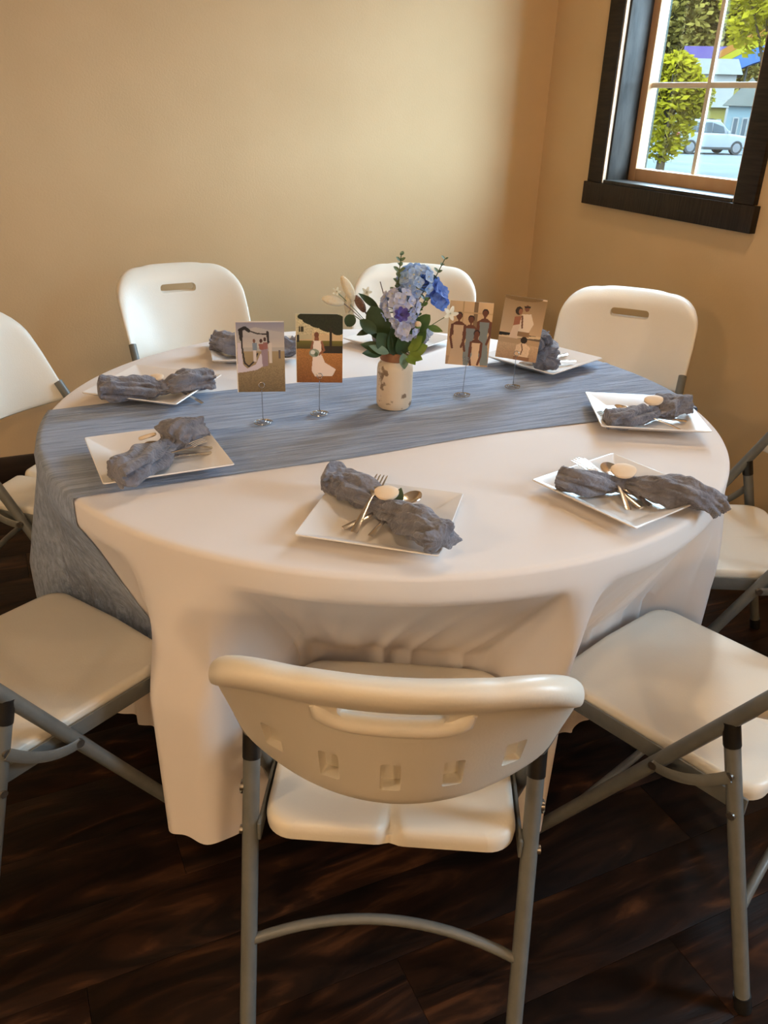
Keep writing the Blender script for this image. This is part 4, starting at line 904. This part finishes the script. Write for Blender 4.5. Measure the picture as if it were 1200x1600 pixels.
# ================================================================== OUTSIDE THE WINDOW
GZ = -0.70
OUT = {'asphalt': mat('pale_asphalt', (0.0328, 0.0369, 0.0382), 0.9, col2=(0.0395, 0.0437, 0.0451), spec=0.0, scale=0.6),
 'carwhite': mat('white_car_paint', (0.0603, 0.0641, 0.0679), 0.25, col2=(0.0631, 0.0671, 0.0698), spec=0.0, scale=1), 'carglass': mat('car_glass', (0.0173, 0.0207, 0.0230), 0.1, col2=(0.0196, 0.0230, 0.0252), spec=0.0, scale=2),
 'tyre': mat('tyre_rubber', (0.0114, 0.0114, 0.0114), 0.8, col2=(0.0139, 0.0139, 0.0139), spec=0.0, scale=20), 'hub': mat('wheel_hub', (0.0400, 0.0400, 0.0412), 0.4, col2=(0.0459, 0.0459, 0.0468), spec=0.0, scale=9),
 'red': mat('red_lens', (0.0688, 0.0057, 0.0079), 0.3, col2=(0.0803, 0.0079, 0.0104), spec=0.0, scale=5), 'trim': mat('grey_sill_trim', (0.0125, 0.0125, 0.0125), 0.6, col2=(0.0155, 0.0155, 0.0155), spec=0.0, scale=4),
 'leafy': mat('yellow_green_leaves', (0.0683, 0.0569, 0.0027), 0.7, col2=(0.1024, 0.0819, 0.0046), spec=0.0, scale=1.5, trans=0.35), 'leafo': mat('olive_leaves', (0.0455, 0.0341, 0.0069), 0.7, col2=(0.0728, 0.0546, 0.0114), spec=0.0, scale=1.5, trans=0.3),
 'bark': mat('tree_bark', (0.0173, 0.0125, 0.0079), 0.9, col2=(0.0242, 0.0173, 0.0114), spec=0.0, scale=5), 'whitewall': mat('white_siding', (0.0660, 0.0641, 0.0603), 0.8, col2=(0.0698, 0.0679, 0.0631), spec=0.0, scale=1),
 'yellowwall': mat('yellow_siding', (0.0543, 0.0449, 0.0114), 0.8, col2=(0.0573, 0.0476, 0.0139), spec=0.0, scale=1), 'bluewall': mat('pale_blue_siding', (0.0400, 0.0543, 0.0573), 0.8, col2=(0.0434, 0.0573, 0.0603), spec=0.0, scale=1), 'roof': mat('grey_roof', (0.0343, 0.0343, 0.0298), 0.85, col2=(0.0391, 0.0391, 0.0343), spec=0.0, scale=2),
 'purple': mat('purple_stripe', (0.0264, 0.0182, 0.0486), 0.7, col2=(0.0309, 0.0230, 0.0543), spec=0.0, scale=1), 'orange': mat('orange_stripe', (0.0631, 0.0257, 0.0057), 0.7, col2=(0.0660, 0.0287, 0.0069), spec=0.0, scale=1), 'yellow': mat('yellow_stripe', (0.0631, 0.0543, 0.0046), 0.7, col2=(0.0660, 0.0573, 0.0057), spec=0.0, scale=1), 'blue': mat('blue_stripe', (0.0125, 0.0257, 0.0631), 0.7, col2=(0.0148, 0.0287, 0.0660), spec=0.0, scale=1)}
st(MB().span((XW + WT + 0.3, -60, GZ - 0.3), (150, 160, GZ)).build('ground', OUT['asphalt'], smooth=False))
hill_rows = []
for i in range(9):
    t = i / 8; row = []
    for k in range(41):
        a = R_(8 + 74 * k / 40); rr = 128 + 30 * t; row.append((rr * math.cos(a), rr * math.sin(a), GZ - 0.5 + 24 * math.sin(PI * t * 0.5) * (1 + 0.16 * noise.noise(Vector((k * .35, i * .3, 0))))))
    hill_rows.append(row)
st(MB().grid(hill_rows).build('hill', mat('wooded_hillside', (0.024, 0.020, 0.0060), 0.9, spec=0.0, col2=(0.040, 0.033, 0.009), scale=0.25, detail=8), ang=80))
def ground_at(px, py): return on_z(px, py, GZ)
def face_yaw(p): v = p - CAM; return math.atan2(v.y, v.x)          # direction away from the room
# white car, seen from its rear quarter
def make_car(loc, yaw, lb):
    c = empty('parked_car', loc, yaw, lb, 'car')
    L, W = 4.9, 1.95
    def loft(name, secs, m, smooth=True):
        rg = []
        for x, w, zb, zt, r in secs:
            P = []
            for cx, cz, a0 in ((w / 2 - r, zt - r, 0), (-w / 2 + r, zt - r, 90), (-w / 2 + r * .5, zb + r * .5, 180), (w / 2 - r * .5, zb + r * .5, 270)):
                rr = r if a0 < 180 else r * .5
                for k in range(5): a = R_(a0 + 22.5 * k); P.append((x, cx + rr * math.cos(a), cz + rr * math.sin(a)))
            rg.append(P)
        return MB().rings(rg).build(name, m, c, smooth, 50)
    loft('body', [(-2.42, 1.6, .50, .95, .12), (-2.36, 1.86, .38, 1.08, .14), (-2.2, 1.92, .34, 1.12, .12), (-1.0, 1.95, .32, 1.10, .12), (0.6, 1.95, .32, 1.08, .12), (1.2, 1.93, .32, 1.06, .14), (2.1, 1.88, .36, .96, .16), (2.36, 1.7, .42, .82, .16), (2.44, 1.4, .48, .7, .1)], OUT['carwhite'])
    cab = loft('cabin', [(-2.34, 1.62, 1.05, 1.14, .04), (-2.16, 1.58, 1.05, 1.66, .10), (-1.9, 1.56, 1.05, 1.73, .12), (-0.4, 1.54, 1.05, 1.77, .12), (0.3, 1.50, 1.05, 1.73, .12), (1.02, 1.5, 1.05, 1.14, .04)], OUT['carwhite'])
    for s in (-1, 1):
        for x0, x1 in ((-1.85, -1.15), (-1.08, -0.2), (-0.13, 0.62)):
            t0, t1 = 1.60 if x0 > -1.5 else 1.56, 1.62 if x1 < 0.3 else 1.42
            V = [(x0, s * .83, 1.13), (x1, s * .83, 1.13), (x1 - (0.1 if x1 > .3 else 0), s * .775, t1), (x0 + (.12 if x0 < -1.5 else 0), s * .775, t0)]; V2 = [(x, y_ - s * .03, z_) for x, y_, z_ in V]
            MB().add(V + V2, [(0, 1, 2, 3), (7, 6, 5, 4), (0, 1, 5, 4), (1, 2, 6, 5), (2, 3, 7, 6), (3, 0, 4, 7)]).build('side_window', OUT['carglass'], cab, False)
        MB().span((-2.40, s * .72, .80), (-2.22, s * .96, 1.08), .03).build('tail_light', OUT['red'], c)
        MB().span((-1.3, s * .93, .26), (1.3, s * .985, .40), .03).build('sill_trim', OUT['trim'], c)
        for x in (-1.45, 1.42):
            w = MB().rings([[(x + r * math.cos(2 * PI * k / 24), s * yy, .37 + r * math.sin(2 * PI * k / 24)) for k in range(24)] for r, yy in ((.30, .74), (.36, .76), (.37, .86), (.36, .985), (.27, .99), (.25, .97))]).build('wheel', OUT['tyre'], c)
            MB().rings([[(x + r * math.cos(2 * PI * k / 24), s * yy, .37 + r * math.sin(2 * PI * k / 24)) for k in range(24)] for r, yy in ((.245, .965), (.24, .985), (.06, 1.0))]).build('hub', OUT['hub'], w)
        MB().box((0.72, s * 1.03, 1.16), (.12, .16, .14), None, .03).build('mirror', OUT['carwhite'], c)
    MB().add([(-2.345, -.70, 1.16), (-2.345, .70, 1.16), (-2.19, .62, 1.60), (-2.19, -.62, 1.60), (-2.30, -.70, 1.16), (-2.30, .70, 1.16), (-2.14, .62, 1.60), (-2.14, -.62, 1.60)], [(3, 2, 1, 0), (4, 5, 6, 7), (0, 1, 5, 4), (1, 2, 6, 5), (2, 3, 7, 6), (3, 0, 4, 7)]).build('rear_window', OUT['carglass'], cab, False)
    MB().span((-2.50, -.90, .36), (-2.30, .90, .56), .05).build('rear_bumper', OUT['trim'], c)
    MB().span((-1.8, -.66, 1.765), (-0.1, -.62, 1.81)).build('roof_rail', OUT['trim'], cab); MB().span((-1.8, .62, 1.765), (-0.1, .66, 1.81)).build('roof_rail', OUT['trim'], cab)
    return c
pc = ground_at(1098, 240); ya = face_yaw(pc)
make_car((pc.x, pc.y, GZ), ya - R_(90) + R_(32), 'white car parked across the lot outside the window')
def tree(label, base, h, crown, n, m, name='leafy_tree', size=0.3, seed=1):
    rnd = random.Random(seed); t = empty(name, base, 0, label, 'tree', 'trees outside the window')
    MB().tube([(0, 0, -0.1), (0.05, 0, h * .3), (-0.05, 0.05, h * .6), (0, 0, h * .8)], [0.16, .13, .09, .04], 8).build('trunk', OUT['bark'], t)
    for a in range(5): MB().tube([(0, 0, h * .35 + .1 * a), (math.cos(a * 1.3) * .5, math.sin(a * 1.3) * .5, h * .55 + .1 * a), (math.cos(a * 1.3) * .9, math.sin(a * 1.3) * .9, h * .7)], [.06, .04, .02], 6).build('branch', OUT['bark'], t)
    mb = MB()
    for _ in range(n):
        (cx, cy, cz), (rx, ry, rz) = rnd.choice(crown)
        while True:
            v = Vector((rnd.uniform(-1, 1), rnd.uniform(-1, 1), rnd.uniform(-1, 1)))
            if 0.3 < v.length < 1: break
        c = Vector((cx + v.x * rx, cy + v.y * ry, cz + v.z * rz)); a = Vector((rnd.gauss(0, 1), rnd.gauss(0, 1), rnd.gauss(0, 1))).normalized(); b = a.orthogonal().normalized(); s = size * rnd.uniform(.6, 1.2)
        mb.add([c - a * s, c + b * s * .5, c + a * s, c - b * s * .5], [(0, 1, 2, 3)])
    tag(mb.build('leaves', m, t, smooth=False), kind='stuff'); return t
def px_size(rng): return rng / FPX * 1.12           # metres per photo pixel at that range, about
b = ground_at(1034, 243); b = at_range(1034, 243, 34.0); b.z = GZ
tree('yellow-green tree standing in front of the white car rear end', b, 4.6, [((0, 0, 1.9), (1.0, 1.0, 1.5)), ((0.2, 0.2, 3.2), (.8, .8, .8)), ((.5, -.5, 2.6), (.7, .7, .7))], 4500, OUT['leafy'], size=.16, seed=2)
b = at_range(1062, 100, 94.0); b.z = GZ
tree('tall olive tree behind the white building', b, 12, [((0, 0, 9.5), (5, 5, 5)), ((2.5, -2.5, 12), (4, 4, 4)), ((-3, 3, 9.5), (4, 4, 4.5))], 9000, OUT['leafo'], size=.45, seed=3)
b = at_range(1172, 60, 114.0); b.z = GZ
tree('wide olive tree behind the rainbow striped arch', b, 12, [((0, 0, 8.5), (5, 5, 4)), ((2, -3, 11), (4, 4, 3)), ((-2, 3, 12), (4, 4, 3)), ((4, -5, 8), (4, 4, 4))], 9000, OUT['leafo'], size=.45, seed=4)
b = at_range(1215, 60, 30.0); b.z = GZ
tree('bright yellow-green tree overhanging the rainbow striped arch', b, 7, [((-.4, .5, 5.6), (1.2, 1.2, 2.0)), ((-.2, .2, 7.5), (1.4, 1.4, 1.4)), ((.8, -1, 5.0), (1.6, 1.6, 2))], 5000, OUT['leafy'], size=.16, seed=5)
def house(label, pxl, pxr, pyt, rng, m, roof_h, win, gable=False, depth=7.0, name='house'):
    A, B = at_range(pxl, pyt, rng), at_range(pxr, pyt, rng); h = (A.z + B.z) / 2 - GZ; A.z = B.z = GZ; d = B - A; L = d.length; yaw = math.atan2(d.y, d.x)
    o = empty(name, A, yaw, label, 'building'); s = -1.0 if Vector((-d.y, d.x, 0)).dot(A - CAM) < 0 else 1.0
    MB().span((0, 0, 0), (L, s * depth, h)).build('wall', m, o, False)
    if gable: MB().add([(-.4, -s * .4, h), (L + .4, -s * .4, h), (L / 2, -s * .4, h + roof_h), (-.4, s * depth, h), (L + .4, s * depth, h), (L / 2, s * depth, h + roof_h)], [(0, 1, 2), (5, 4, 3), (0, 2, 5, 3), (1, 4, 5, 2), (0, 3, 4, 1)]).build('roof', OUT['roof'], o, False)
    else: MB().add([(-.4, -s * .4, h), (L + .4, -s * .4, h), (L + .4, s * depth, h), (-.4, s * depth, h), (0, s * depth / 2, h + roof_h), (L, s * depth / 2, h + roof_h)], [(0, 1, 5, 4), (2, 3, 4, 5), (0, 4, 3), (1, 2, 5), (0, 3, 2, 1)]).build('roof', OUT['roof'], o, False)
    for x0, x1, z0, z1 in win:
        w = MB().span((L * x0, -s * .06, h * z0), (L * x1, s * .02, h * z1)).build('window', OUT['whitewall'], o, False)
        MB().span((L * x0 + .08, -s * .09, h * z0 + .08), (L * x1 - .08, -s * .05, h * z1 - .08)).build('pane', OUT['carglass'], w, False)
    return o
house('white two-storey building behind the parked car', 1062, 1152, 116, 74.0, OUT['whitewall'], 1.2, [(.10, .2, .6, .75), (.3, .4, .6, .75)])
house('low yellow storefront beside the white building', 1108, 1135, 168, 69.5, OUT['yellowwall'], .5, [(.15, .45, .2, .7), (.55, .85, .2, .7)], depth=2.5)
house('pale blue gabled garage beside the yellow storefront', 1139, 1196, 166, 62.0, OUT['bluewall'], 1.6, [(.18, .36, .3, .75), (.44, .62, .3, .75), (.70, .86, .3, .75)], True, depth=3.5)
# unidentified rainbow colours beyond the lot, built as arched bands and a purple panel
A = at_range(1120, 106, 84.0); B = at_range(1204, 84, 84.0); rb = empty('striped_arch', Vector((A.x, A.y, GZ)), 0, 'rainbow striped arch on posts rising behind the white building', 'shelter')
dxy = Vector((B.x - A.x, B.y - A.y, 0)); Ln = dxy.length; dn = dxy.normalized(); dp = Vector((-dn.y, dn.x, 0)); dp = dp if dp.dot(A - CAM) > 0 else -dp
za = at_range(1120, 108, 84.0).z - GZ
def band(name, m, r0, r1):
    rows0 = []; rows1 = []
    for k in range(17):
        t = k / 16; x = Ln * 1.25 * t; arc = 1.9 * math.sin(PI * .5 * t)
        rows0.append((x, arc + r0)); rows1.append((x, arc + r1))
    P = rows0 + rows1[::-1]
    MB().prism(P, 0.0, 3.0, lambda q: dn * q[0] + dp * q[2] + Vector((0, 0, za + q[1]))).build(name, m, rb, False)
band('orange_band', OUT['orange'], 0.75, 1.35); band('yellow_band', OUT['yellow'], 0.15, 0.73); band('blue_band', OUT['blue'], -1.0, 0.13)
for t in (0.15, 0.6, 1.05):
    q = dn * Ln * t + dp * 1.0; MB().tube([q + Vector((0, 0, 0)), q + Vector((0, 0, za - .9 + 1.9 * math.sin(PI * .5 * t / 1.25)))], .1, 8).build('post', OUT['trim'], rb)
A = at_range(1064, 106, 88.0); B = at_range(1140, 106, 88.0); dv = Vector((B.x - A.x, B.y - A.y, 0)); h1 = at_range(1090, 72, 88.0).z - GZ; h0 = at_range(1090, 108, 88.0).z - GZ
pb = empty('purple_panel', Vector((A.x, A.y, GZ)), math.atan2(dv.y, dv.x), 'purple panel on posts rising above the white building', 'panel')
MB().span((0, 0, h0), (dv.length, .15, h1)).build('panel', OUT['purple'], pb, False)
for t in (.1, .5, .9): MB().tube([(dv.length * t, .08, 0), (dv.length * t, .08, h0)], .1, 8).build('post', OUT['trim'], pb)
A = at_range(1176, 236, 58.5); rx = empty('red_box', (A.x, A.y, GZ), face_yaw(A), 'red upright box with a pale panel beyond the white car front', 'box')
MB().span((-.3, -.4, 0), (.3, .4, 1.35), .04).build('case', OUT['red'], rx); MB().span((-.33, -.22, .55), (-.29, .22, 1.0)).build('front_panel', OUT['whitewall'], rx, False)
